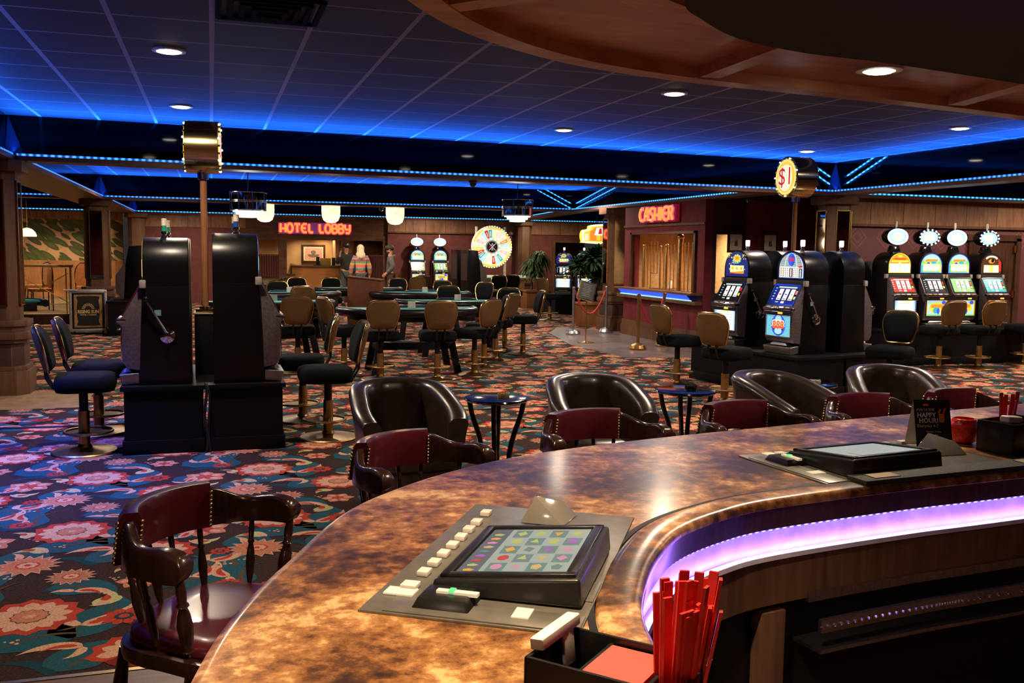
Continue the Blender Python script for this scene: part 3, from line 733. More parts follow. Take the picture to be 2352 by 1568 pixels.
    mb.add([(.225, -.05, .006), (.325, -.065, .006), (.325, .04, .006), (.225, .05, .006), (.245, .02, .066), (.31, -.03, .042), (.31, .015, .042)],
           [(0, 1, 5, 4), (1, 2, 6, 5), (2, 3, 4, 6), (3, 0, 4), (4, 5, 6), (0, 3, 2, 1)])
    mb.build('ticket_cover', ACRY, t, bev=.003)
    return t
terminal((.580, 1.775, BZ), atan2(.85, .53), 'near bar top game terminal with a lit screen of small pictures', True)
terminal((1.905, 2.365, BZ), atan2(.12, 1), 'far bar top game terminal with a pale blank screen, before the tent card', False)
mb = MB(); mb.box((0, 0, .006), (.74, .075, .012)); 
for k in range(2): mb.box((-.28+.56*k, 0, .0125), (.09, .045, .003), 1)
o = mb.build('bar_mat', [M('black_rubber_mat', (.02, .018, .014), .7, bump=.4, scale=150), M('worn_mat_label', (.30, .20, .09), .6)], bev=.002)
o.location = (2.02, 2.142, BZ+.0085); o.rotation_euler = (0, 0, atan2(.055, .7)); tag(o, 'long black rubber mat lying along the bartender edge of the bar', 'bar mat')

# writing
def text_mesh(mb, s, size, fn, mi=0, align='CENTER', ext=0.0, off=0.0, sp=1.0):
    cu = bpy.data.curves.new('t', 'FONT'); cu.body = s; cu.size = size; cu.align_x = align; cu.align_y = 'CENTER'; cu.resolution_u = 2; cu.extrude = ext; cu.offset = off; cu.space_character = sp
    ob = bpy.data.objects.new('t', cu); COL.objects.link(ob)
    dg = bpy.context.evaluated_depsgraph_get(); me = bpy.data.meshes.new_from_object(ob.evaluated_get(dg))
    mb.add([fn(v.co.x, v.co.y, v.co.z) for v in me.vertices], [tuple(p.vertices) for p in me.polygons], mi)
    bpy.data.objects.remove(ob); bpy.data.curves.remove(cu); bpy.data.meshes.remove(me)

# tent card: HAPPY HOUR
CARD = M('black_card', (.010, .010, .011), .45); INK = M('white_ink', (.75, .73, .70), .6); ORG = M('orange_ink', (.75, .16, .02), .6)
t = thing('tent_card', 'black folded happy hour tent card standing on the bar', 'tent card', (2.21, 2.48, BZ+.0056), radians(-14))
h, hw, dp = .152, .060, .042
mb = MB(); mb.add([(-hw, -dp, 0), (hw, -dp, 0), (hw, 0, h), (-hw, 0, h), (hw, dp, 0), (-hw, dp, 0)], [(0, 1, 2, 3), (4, 5, 3, 2)])
mb.add([(-hw, -dp+.001, 0), (hw, -dp+.001, 0), (hw, .0, h-.002), (-hw, 0, h-.002), (hw, dp-.001, 0), (-hw, dp-.001, 0)], [(0, 3, 2, 1), (4, 2, 3, 5), (0, 1, 4, 5)], 1)
mb.build('folded_card', [CARD, M('white_card_inside', (.75, .70, .66), .6)], t, smooth=0)
sl = dp/h
mb = MB()
def cf(x0, z0): return lambda a, b, c: (x0+a, -dp+sl*(z0+b)-.0008-.0002, z0+b)
text_mesh(mb, 'JOIN US FOR', .0105, cf(-.022, .121), 0); text_mesh(mb, 'HAPPY', .0205, cf(-.020, .104), 0, off=.0004); text_mesh(mb, 'HOUR!', .0205, cf(-.014, .087), 0, off=.0004)
text_mesh(mb, 'Everyday 4-7', .0135, cf(-.018, .071), 0); text_mesh(mb, 'Sunday - Friday', .008, cf(.0, .053), 0)
text_mesh(mb, '$3   $4', .009, cf(.0, .042), 0)
for k in range(5): mb.poly([cf(0, .033-.006*k)(-.045, 0, 0), cf(0, .033-.006*k)(.045, 0, 0), cf(0, .0325-.006*k)(.045, .0006, 0), cf(0, .0325-.006*k)(-.045, .0006, 0)], 2)
mb.poly([cf(.030, .10)(*p, 0) for p in ((-.008, -.018), (.008, -.018), (.010, .008), (-.010, .008))], 1)
mb.poly([cf(.030, .112)(*p, 0) for p in ((-.012, .0), (-.006, -.004), (.0, .010), (-.004, .012))], 1); mb.poly([cf(.034, .112)(*p, 0) for p in ((.0, -.004), (.006, 0), (.012, .014), (.006, .014))], 1)
text_mesh(mb, 'H', .001, cf(0, .14), 1)
mb.poly([cf(-.02, .133)(.010*cos(pi*k/8), .008*sin(pi*k/8), 0) for k in range(9)], 1)
mb.build('printed_writing', [INK, ORG, M('grey_ink', (.10, .10, .10), .6)], t, smooth=0)
# candle holder
t = thing('candle_holder', 'round red glass candle holder beside the tent card', 'candle holder', (2.385, 2.52, BZ))
mb = MB(); mb.lathe([(.026, .0), (.040, .010), (.049, .036), (.048, .060), (.036, .082), (.031, .084), (.031, .080), (.042, .060), (.042, .036), (.032, .016), (0, .012)], 28)
mb.build('glass_bowl', M('ruby_glass', (.75, .025, .012), .15, bump=.5, scale=60, coat=.5, var=.35), t)
mb = MB(); mb.lathe([(.020, .013), (.020, .03), (.0, .03)], 16); mb.build('wax', M('red_wax', (.4, .03, .02), .5), t)
# caddies
RED = M('red_plastic', (.72, .035, .03), .35, spec=.5); REDN = M('red_napkin', (.80, .075, .055), .8, var=.05)
WHT = M('white_plastic', (.78, .72, .66), .4)
def caddy(loc, rz, label, L=.21, D=.125, H=.10):
    t = thing('bar_caddy', label, 'caddy', loc, rz)
    mb = MB(); th = .006
    mb.box((0, 0, .003), (L, D, .006))
    for sx in (-1, 1): mb.box((sx*(L/2-th/2), 0, H/2), (th, D, H))
    for sy in (-1, 1): mb.box((0, sy*(D/2-th/2), H/2), (L, th, H))
    for x in (-.035, .055): mb.box((x, 0, H*.46), (th, D-.01, H*.9))
    mb.build('tray_box', DARKP, t, bev=.002); return t
def napkins(loc, rz, label, n=14, w=.085, d=.105):
    mb = MB(); r = random.Random(3)
    for k in range(n): mb.box((r.uniform(-.002, .002), r.uniform(-.002, .002), .003+k*.006), (w, d, .0052), rz=r.uniform(-.03, .03))
    o = mb.build('napkin_stack', REDN, bev=.001); o.location = loc; o.rotation_euler = (0, 0, rz); return tag(o, label, 'napkins')
ca = radians(-48)
c0 = Vector((.492, 1.078, BZ)); R = Matrix.Rotation(ca, 4, 'Z')
def cp(x, y, z): return c0+R @ Vector((x, y, z))
caddy(c0, ca, 'black bar caddy with red napkins at the bottom edge')
napkins(cp(.010, -.006, .009), ca, 'stack of red paper napkins in the nearest black caddy', w=.080)
def stirrers(base, tops, label, name='stirrer', hgt=.2):
    r = random.Random(11)
    for k in range(tops):
        a = r.uniform(0, 6.28); q = r.uniform(0, 1)**.5
        b0 = Vector(base)+Vector((.020*q*cos(a), .028*q*sin(a), 0)); tp = b0+Vector((.016+.022*q*cos(a), .004+.022*q*sin(a), hgt*r.uniform(.84, 1.06)))
        mb = MB(); d = tp-b0; s_ = Vector((d.y, -d.x, 0)).normalized()*.0042 if hypot(d.x, d.y) > .001 else Vector((.0042, 0, 0))
        s_ = Vector((.0060*cos(a*.3-.8), .0060*sin(a*.3-.8), 0)); w_ = Vector((-s_.y*.35, s_.x*.35, 0))
        mb.loft([[tuple(p+s_+w_), tuple(p-s_+w_), tuple(p-s_-w_), tuple(p+s_-w_)] for p in (Vector((0, 0, 0)), d)])
        o = mb.build(name, RED, smooth=0); o.location = b0; tag(o, label, 'stirrer', 'red stirrers in the nearest black caddy' if hgt > .17 else 'red stirrers in the far black caddy')
stirrers(cp(.080, .0, .008), 30, 'flat red plastic drink stirrer bundled upright in the nearest black caddy')
mb = MB(); mb.box((0, 0, 0), (.020, .108, .016)); mb.box((.006, .02, -.028), (.006, .03, .05))
o = mb.build('strainer_handle', WHT, bev=.006, seg=3); o.location = cp(-.096, .008, .112); o.rotation_euler = (0, radians(-6), ca); tag(o, 'white plastic tool handle lying on the end of the nearest caddy', 'bar tool')
c0 = Vector((2.46, 2.385, BZ)); ca = radians(14); R = Matrix.Rotation(ca, 4, 'Z')
caddy(c0, ca, 'black bar caddy at the right edge behind the red candle holder')
mb = MB(); mb.box((0, 0, 0), (.075, .034, .022)); o = mb.build('soap_bar', WHT, bev=.008, seg=3); o.location = cp(-.055, -.02, .108); o.rotation_euler = (0, radians(6), ca); tag(o, 'white rounded plastic piece on the far right caddy', 'bar tool')
stirrers(cp(.005, .03, .008), 6, 'flat red drink stirrer standing upright in the caddy at the right edge', hgt=.165)

# canopy over the bar
CANW = wood('canopy_wood', (.62, .26, .135), (.36, .145, .08), .35, .15, axis=0, grain=5, scale=5)
CAND = wood('canopy_dark_wood', (.026, .012, .008), (.014, .007, .005), .7, axis=0)
CO = crom([(.20, .3), (.24, 1.2), (.33, 2.0), (.44, 2.5), (.65, 2.87), (.90, 3.14), (1.21, 3.36), (1.50, 3.49), (1.93, 3.60), (2.38, 3.66), (2.89, 3.73), (3.47, 3.83), (3.98, 3.93), (5.5, 4.25)], 7)
CI = crom([(.80, .3), (.83, 1.0), (.92, 1.6), (1.08, 2.02), (1.2, 2.16), (1.39, 2.31), (1.63, 2.395), (1.82, 2.42), (1.96, 2.435), (2.6, 2.56), (3.0, 2.65), (3.5, 2.78), (4.0, 2.9), (5.5, 3.25)], 7)
can = bpy.data.objects.new('ceiling_canopy', None); COL.objects.link(can); can['kind'] = 'structure'; can['label'] = 'curved wooden canopy hanging above the bar'
Z0 = 2.32
mb = MB(); rings = []
for a, b_ in zip(CO, offs(CI, -.0)):
    rings.append([(a.x, a.y, ZC), (a.x, a.y, Z0+.045), (b_.x, b_.y, Z0+.045), (b_.x, b_.y, ZC)])
mb.loft(rings); mb.build('canopy_panel', CANW, can)
def band(path, d0, d1, z0, z1, nm, mat):
    A, B = offs(path, d0), offs(path, d1); mb = MB()
    mb.loft([[(a.x, a.y, z0), (b.x, b.y, z0), (b.x, b.y, z1), (a.x, a.y, z1)] for a, b in zip(A, B)]); return mb.build(nm, mat, can, bev=0)
EDGE = wood('canopy_edge_wood', (.66, .34, .19), (.42, .20, .11), .38, .1, axis=0, grain=5)
band(CO, .01, -.085, Z0, Z0+.3, 'edge_band', EDGE)
CIz = CI
INN = offs(CI, .22)
band(INN, 0, .12, Z0, Z0+.05, 'inner_band', EDGE)
mb = MB(); q_ = offs(CI, .03); mb.prism([(p.x, p.y) for p in q_ if p.x < 5.3]+[(5.3, -1), (.8, -1)], 2.20, Z0+.06); mb.build('bulkhead', CAND, can)
for (x0, y0, x1, y1) in ((1.93, 3.58, 1.90, 2.6), (3.36, 3.78, 3.12, 2.75), (.62, 2.86, 1.2, 2.2)):
    mb = MB(); d = Vector((x1-x0, y1-y0, 0)); mb.T = Matrix.Translation((x0, y0, 0)) @ Matrix.Rotation(atan2(d.y, d.x), 4, 'Z')
    mb.box((d.length/2+.04, 0, Z0+.031), (d.length-.10, .085, .056)); mb.build('cross_rib', EDGE, can)
tl = downlight(2.56, 3.26, Z0+.045, 'round light set into the wooden bar canopy', 85, .062)
for (x, y, e) in ((.42, 1.25, 170), (1.05, 2.72, 80), (.1, .9, 0)):
    if e:
        l = bpy.data.lights.new('downlight', 'SPOT'); l.energy = e; l.color = (1, .74, .46); l.spot_size = radians(105); l.spot_blend = .8; l.shadow_soft_size = .05
        o = bpy.data.objects.new('downlight', l); COL.objects.link(o); o.location = (x, y, Z0-.01)
l = bpy.data.lights.new('under_bar_fill', 'SPOT'); l.energy = 40; l.color = (1, .75, .6); l.spot_size = radians(130); l.spot_blend = .8; l.shadow_soft_size = .08  # unseen fill spot added to brighten the bartender side of the bar
o = bpy.data.objects.new('under_bar_fill', l); COL.objects.link(o); o.location = (2.1, .4, 2.18)

# ------------------------------------------------------------------ seats round the bar
BURG = M('burgundy_vinyl', (.075, .007, .013), .28, coat=.4, var=.15, scale=8)
CHW = wood('mahogany_chair_wood', (.040, .015, .011), (.018, .008, .007), .24, .5)
NAIL = M('brass_nailhead', (.55, .36, .14), .3, 1)
def upath(w, d0, d1, n=25):
    """U from the left arm tip round the back to the right arm tip; front is -y"""
    base = crom([(-w*.93, d0), (-w, d0+.10), (-w*.97, d0+.22), (-w*.78, d1-.09), (-w*.42, d1-.015), (0, d1), (w*.42, d1-.015), (w*.78, d1-.09), (w*.97, d0+.22), (w, d0+.10), (w*.93, d0)], 9)
    return base
def turned(mb, a, b, r, mi=0):
    prof = [(0, .75), (.06, 1), (.12, .7), (.15, 1.15), (.18, .7), (.30, 1.2), (.45, 1.45), (.58, 1.15), (.66, .75), (.69, 1.15), (.72, .75), (.85, .95), (1, .65)]
    a, b = Vector(a), Vector(b); mb.tube([a.lerp(b, t) for t, q in prof], [r*q for t, q in prof], 9, mi)
def captain_chair(loc, rz, label):
    t = thing('bar_chair', label, 'bar chair', loc, rz, 'burgundy captain chairs along the bar')
    path = crom([(-.262, -.125), (-.262, -.05), (-.235, .035), (-.158, .118), (-.08, .158), (0, .170), (.08, .158), (.158, .118), (.235, .035), (.262, -.05), (.262, -.125)], 9); n = len(path)
    S = [0]
    for i in range(n-1): S.append(S[-1]+(path[i+1]-path[i]).length)
    def sect(i, zt, zb, th, lean):
        p = path[i]; tdir = (path[min(i+1, n-1)]-path[max(i-1, 0)]).normalized(); nn = Vector((-tdir.y, tdir.x, 0))
        out = []
        for (u, v) in ((-1, 0), (-1, .85), (-.6, 1), (.6, 1), (1, .85), (1, 0)):
            z = zb+(zt-zb)*v; q = p+nn*(u*th/2)-nn*lean*(z-zb)
            out.append((q.x, q.y, z))
        return out
    c = S[-1]/2
    wl, wr, pad = [], [], []
    for i in range(n):
        s = abs(S[i]-c)/c
        e = min(1, max(0, (s-.42)/.58))
        zt = .955-.006*e-.028*sin(min(1, e*1.15)*pi)**2*.9 - .035*e*e; zb = .846+.006*e
        if e > .93: k_ = ((e-.93)/.07)**2; zb += .024*k_; zt -= .018*k_
        th = .034+.026*max(0, (e-.6)/.4)
        if s <= .445: pad.append(sect(i, .972, .846, .055, .12))
        if s >= .425: (wl if S[i] < c else wr).append(sect(i, zt, zb, th, .1))
    mb = MB(); mb.loft(pad)
    for rr in (pad[0], pad[-1]):
        for side in (0, 1):
            for k in range(9):
                q = k/8; a, b_ = (Vector(rr[0]), Vector(rr[1])) if side == 0 else (Vector(rr[5]), Vector(rr[4]))
                mb.ball(tuple(a.lerp(b_, .06+.9*q)), .0055, 6, 1, 4)
    mb.build('padded_backrest', [BURG, NAIL], t, smooth=60)
    for wv in (wl, wr):
        mb = MB(); mb.loft(wv); mb.build('arm_rail', CHW, t, bev=.004, smooth=50)
    mb = MB(); sp = [(-.215, -.23), (.215, -.23), (.235, -.03), (.20, .10), (.10, .15), (-.10, .15), (-.20, .10), (-.235, -.03)]
    mb.prism([(p.x, p.y) for p in crom(sp, 3, True)], .615, .655); mb.build('seat', CHW, t, bev=.010, smooth=50)
    mb = MB(); rings = []
    for k, (sc_, z) in enumerate(((.92, .655), (.94, .668), (.90, .682), (.72, .692), (.35, .694))): rings.append([(p.x*sc_*.97, p.y*sc_*.97, z) for p in crom(sp, 3, True)])
    mb.loft(rings); mb.build('seat_pad', BURG, t, smooth=70)
    for k in (3, 15, 27, 36, 45, 54, 63, 75, 87):
        if k >= n: continue
        p = path[k]; s = abs(S[k]-c)/c
        mb = MB(); thick = .0135 if s > .8 else .0088
        turned(mb, (p.x*.82, p.y*.80-.012, .64), (p.x, p.y, .86), thick); mb.build('spindle', CHW, t, smooth=60)
    for sx in (-1, 1):
        for sy in (-1, 1):
            mb = MB(); turned(mb, (sx*.20, sy*.19, 0), (sx*.14, sy*.14, .62), .019); mb.build('leg', CHW, t, smooth=60)
    mb = MB(); f = .21
    for a, b_ in (((-.18, -.17), (.18, -.17)), ((-.18, .17), (.18, .17)), ((-.18, -.17), (-.18, .17)), ((.18, -.17), (.18, .17))):
        mb.tube([(a[0], a[1], f), (b_[0], b_[1], f)], .012, 8)
    mb.build('foot_rail', CHW, t)
    return t
cc0 = captain_chair((-.030, 2.515, 0), face(.844, -.537), 'burgundy padded captain chair nearest the camera, seat in view')
for (x, y, dx, dy, lb) in ((.657, 3.152, .59, -.81, 'burgundy captain chair in front of the leftmost dark leather club chair'),
                           (1.463, 3.45, .205, -.98, 'burgundy captain chair in front of the second leather club chair from the left'),
                           (2.20, 3.514, .165, -.986, 'burgundy captain chair in front of the third leather club chair from the left'),
                           (2.884, 3.583, .07, -1, 'burgundy captain chair left of and behind the tent card'),
                           (3.452, 3.618, .2, -.98, 'burgundy captain chair behind the tent card, farthest along the bar')):
    dup(cc0, (x, y, 0), face(dx, dy), lb)

LEATH = M('dark_brown_leather', (.036, .021, .014), .30, coat=.2, var=.25, scale=14, bump=.06)
def club_chair(loc, rz, label):
    t = thing('club_chair', label, 'armchair', loc, rz, 'barrel backed leather club chairs')
    path = upath(.245, -.29, .25); n = len(path); S = [0]
    for i in range(n-1): S.append(S[-1]+(path[i+1]-path[i]).length)
    c = S[-1]/2; rings = []
    for i in range(n):
        p = path[i]; d = (path[min(i+1, n-1)]-path[max(i-1, 0)]).normalized(); nn = Vector((-d.y, d.x, 0)); s = abs(S[i]-c)/c
        zt = .595+.185*max(0, cos(min(1, s*1.02)*pi/2))**.9
        out = []
        for (u, z) in ((.050, .13), (.050, .30), (.060, zt-.09), (.062, zt-.035), (.040, zt-.006), (0, zt), (-.040, zt-.006), (-.060, zt-.035), (-.052, zt-.09), (-.045, .30), (-.040, .13)):
            fl_ = .06*(z-.13)/.6
            q = p-nn*(-u)*1.0 if False else p+nn*u*-1
            q = q+nn*(-fl_) * -1 if False else q - nn*fl_*-1
            out.append((q.x, q.y, z))
        rings.append(out)
    mb = MB(); mb.loft(rings); mb.build('barrel_back', LEATH, t, bev=0, smooth=75)
    mb = MB(); sp = [(-.215, -.33), (.215, -.33), (.225, -.1), (.18, .13), (0, .225), (-.18, .13), (-.225, -.1)]
    cr = crom(sp, 3, True); rings = []
    for sc_, z in ((.97, .28), (1, .30), (1, .37), (.96, .395), (.6, .407), (.2, .41)): rings.append([(p.x*sc_, p.y*sc_, z) for p in cr])
    mb.loft(rings); mb.build('seat_cushion', LEATH, t, smooth=70)
    mb = MB(); mb.prism([(p.x*.98, p.y*.95) for p in cr], .12, .31); mb.build('seat_base', LEATH, t, bev=.01)
    for sx in (-1, 1):
        for sy in (-.28, .20):
            mb = MB(); mb.box((sx*.20, sy, .065), (.05, .05, .13), top=1.15); mb.build('leg', DARKW, t, bev=.003)
    return t
k0 = club_chair((1.14, 5.83, 0), face(.06, -1), 'dark leather club chair at the left, behind the second bar chair')
for (x, y, dx, dy, lb) in ((2.44, 5.80, -.10, -1, 'dark leather club chair between the first two small round tables'),
                           (3.84, 5.72, .34, -.94, 'dark leather club chair right of the table with the black ashtray'),
                           (4.86, 5.84, -.35, -.93, 'dark leather club chair farthest to the right')):
    dup(k0, (x, y, 0), face(dx, dy), lb)

def cocktail_table(loc, rz, label):
    t = thing('cocktail_table', label, 'small table', loc, rz, 'small black round cocktail tables')
    mb = MB(); mb.lathe([(0, .60), (.19, .60), (.215, .606), (.222, .615), (.218, .625), (.20, .629), (0, .629)], 48); mb.build('tabletop', BLACKG, t, smooth=40)
    for k in range(4):
        a = pi/4+k*pi/2; mb = MB()
        pts = crom([(.185*cos(a), .185*sin(a), .60), (.165*cos(a), .165*sin(a), .50), (.115*cos(a), .115*sin(a), .35), (.09*cos(a), .09*sin(a), .2), (.11*cos(a), .11*sin(a), .07), (.17*cos(a), .17*sin(a), .0)], 5)
        mb.tube(pts, .018, 8); mb.build('leg', BLACKG, t)
    mb = MB(); mb.tube([(.10*cos(2*pi*i/20), .10*sin(2*pi*i/20), .10) for i in range(20)], .008, 6, loop=True); mb.build('leg_ring', BLACKG, t)
    return t
t0 = cocktail_table((1.83, 6.10, 0), .4, 'small black round table right of the leftmost club chair')
dup(t0, (3.28, 6.14, 0), .1, 'small black round table with a round black ashtray on it')
dup(t0, (4.42, 6.28, 0), .6, 'small black round table between the two rightmost club chairs')
def ashtray(loc, label, mat, s=1.0):
    mb = MB(); mb.lathe([(0, .004), (.030*s, .004), (.034*s, .022), (.042*s, .024), (.044*s, .016), (.040*s, 0), (0, 0)], 20)
    for k in range(3):
        a = 2.1*k; mb.box((.038*s*cos(a), .038*s*sin(a), .026), (.012, .008, .006), rz=a)
    o = mb.build('ashtray', mat); o.location = loc; return tag(o, label, 'ashtray')
ashtray((1.87, 6.07, .629), 'small glass ashtray on the leftmost round table', M('amber_glass', (.35, .25, .12), .1, coat=.5))
ashtray((3.30, 6.10, .629), 'black ashtray on the middle round table', BLACKG, 1.05)
ashtray((4.43, 6.21, .629), 'pale glass ashtray on the rightmost round table', M('pale_glass', (.55, .50, .38), .1, coat=.5))
# ------------------------------------------------------------------ slot machines
def em(n, c, s=1.0): return E('glow_'+n, c, s)
G_WHITE = em('white', (1, .97, .90), 1.15); G_CREAM = em('cream', (.95, .88, .62), 1.0); G_YEL = em('yellow', (1, .68, .06), .95); G_ORG = em('orange', (1, .30, .03), .95)
G_RED = em('red', (.85, .03, .02), .75); G_NAVY = em('navy', (.015, .02, .20), .8); G_BLUE = em('blue', (.05, .12, .85), .9); G_SKY = em('sky', (.35, .65, 1), 1.1); G_TEAL = em('teal', (.05, .45, .50), .9)
G_GRN = em('green', (.25, .65, .15), .9); G_BLK = em('ink', (.02, .02, .02), .1); G_MAR = em('maroon', (.18, .01, .03), .6); G_PALE = em('pale', (.60, .72, .74), .9); G_LIME = em('lime', (.75, .95, .45), 1.1)
G_BROWN = em('brown', (.10, .05, .02), .5); G_PINK = em('pink', (1, .45, .55), 1.0)
GL = [G_WHITE, G_CREAM, G_YEL, G_ORG, G_RED, G_NAVY, G_BLUE, G_SKY, G_TEAL, G_GRN, G_BLK, G_MAR, G_PALE, G_LIME, G_BROWN, G_PINK]
WH, CR, YE_, OR, RE, NA, BL, SK, TE, GR, BK, MA, PA, LI, BR, PK = range(16)
GREYM = M('grey_violet_metal', (.16, .135, .15), .38, .55, var=.2, scale=50)
EAR = M('grey_plastic_block', (.30, .27, .25), .5)
SIDE = M('satin_black_steel', (.0035, .0035, .004), .32, .0, spec=.28)
def arch(w, z0, zs, zt, n=14):
    return [(-w, z0), (w, z0)]+[(w*cos(pi*i/n), zs+(zt-zs)*sin(pi*i/n)) for i in range(n+1)]
def art_top(mb, kind, fy):
    """pay glass art on the plane y=fy(layer), x,z"""
    lay = [0]
    def P(pts, mi):
        lay[0] += 1; mb.poly([(x, fy-.0012-.0004*lay[0], z) for x, z in pts], mi)
    def R(x0, z0, x1, z1, mi): P([(x0, z0), (x1, z0), (x1, z1), (x0, z1)], mi)
    def C(x, z, rx, rz, mi, n=20): P([(x+rx*cos(2*pi*i/n), z+rz*sin(2*pi*i/n)) for i in range(n)], mi)
    def grid(x0, z0, x1, z1, nx, nz, mi, f=.5):
        for i in range(nx):
            for j in range(nz):
                cx, cz = x0+(x1-x0)*(i+.5)/nx, z0+(z1-z0)*(j+.5)/nz
                lay[0] = 9; R(cx-(x1-x0)/nx*f*.5, cz-(z1-z0)/nz*f*.5, cx+(x1-x0)/nx*f*.5, cz+(z1-z0)/nz*f*.5, mi)
    def arc(mi, ins=0.0): P(arch(.205-ins, .865+ins, .985, 1.172-ins), mi)
    if kind == '888':
        arc(NA); arc(PA, .012)
        for k in range(13):
            z = 1.01+.011*k; hw = .190*sqrt(max(.0, 1-((z-.985)/.18)**2)); lay[0] = 3
            for q in range(4): R(-hw+2*hw*q/4+.004*(k % 3), z, -hw+2*hw*(q+.8)/4, z+.004, BK)
        lay[0] = 4; C(0, 1.085, .062, .080, SK); C(0, 1.085, .056, .074, BL)
        text_mesh(mb, '888', .055, lambda a, b, c: (a, fy-.006, 1.085+b), RE, off=.002)
        for x in (-.14, -.07, .07, .14): lay[0] = 5; R(x-.032, .885, x+.032, 1.0, WH if abs(x) < .1 else CR)
        lay[0] = 6; R(-.028, .885, .024, .985, MA); R(.125, .885, .175, .985, NA)
        grid(-.175, .885, -.04, .995, 4, 5, BK, .45); grid(.035, .885, .115, .995, 3, 5, BK, .45); grid(-.02, .89, .016, .98, 1, 9, WH, .6); grid(.130, .89, .170, .975, 1, 9, WH, .55)
        lay[0] = 12; P([(.12, .992), (.178, 1.0), (.178, 1.02), (.12, 1.012)], RE)
    elif kind == 'smile':
        arc(NA); lay[0] = 2
        r = random.Random(4)
        for k in range(40):
            z = r.uniform(.90, 1.15); x = r.uniform(-.17, .17); lay[0] = 3; C(x, z, .008, .008, (YE_, WH, GR, YE_)[k % 4], 6)
        C(0, 1.08, .075, .06, TE); star_pts = [(.085*(1 if i % 2 == 0 else .6)*cos(pi*i/9), 1.085+.060*(1 if i % 2 == 0 else .6)*sin(pi*i/9)) for i in range(18)]
        P(star_pts, YE_); C(0, 1.09, .04, .025, OR, 10); R(-.12, .90, .13, 1.0, LI)
        for x in (-.075, .005, .085): lay[0] = 9; C(x, .965, .026, .022, YE_, 12); C(x-.008, .97, .004, .004, BK, 6); C(x+.008, .97, .004, .004, BK, 6); R(x-.012, .955, x+.012, .959, BK)
        lay[0] = 10; P([(-.12, .90), (.13, .90), (.13, .935), (-.12, .915)], OR); P([(-.12, .90), (.0, .90), (-.12, .912)], RE); grid(-.08, .90, .12, .93, 7, 1, YE_, .5)
    elif kind == 'gold':
        arc(YE_); arc(OR, .012); lay[0] = 3; R(-.16, 1.03, .16, 1.06, YE_); R(-.11, 1.075, .11, 1.09, RE); C(0, 1.125, .05, .018, YE_); R(-.19, .875, .19, 1.01, WH); grid(-.18, .88, .18, 1.0, 9, 5, BK, .28); lay[0] = 8; R(-.02, .88, .015, 1.03, LI)
    elif kind == 'sea':
        arc(BL); arc(GR, .010); lay[0] = 3; C(0, 1.08, .15, .075, SK); C(-.03, 1.05, .10, .04, YE_); R(-.12, 1.045, .12, 1.085, OR); C(.04, 1.03, .05, .03, TE); C(-.06, 1.02, .03, .02, BL); R(-.16, .90, .16, 1.01, LI); R(-.13, .905, .13, .965, WH); grid(-.15, .905, .15, 1.0, 8, 4, GR, .25)
        lay[0] = 8; R(-.19, .875, -.165, .99, TE); R(.165, .875, .19, .99, YE_)
    else:
        arc(BR); lay[0] = 2; P([(.08*cos(pi*i/12)*1.5, 1.10+.05*sin(pi*i/12)) for i in range(13)]+[(.09*cos(pi*(12-i)/12), 1.09+.035*sin(pi*(12-i)/12)) for i in range(13)], CR)
        C(0, 1.06, .06, .035, OR); C(.02, 1.07, .03, .03, BK); R(-.15, .88, .15, 1.0, CR); lay[0] = 5; R(-.035, .885, .035, 1.0, YE_); grid(-.14, .885, .14, .995, 8, 6, BK, .22); lay[0] = 12; P([(.15, .9), (.19, .9), (.185, 1.05), (.13, 1.1)], RE)
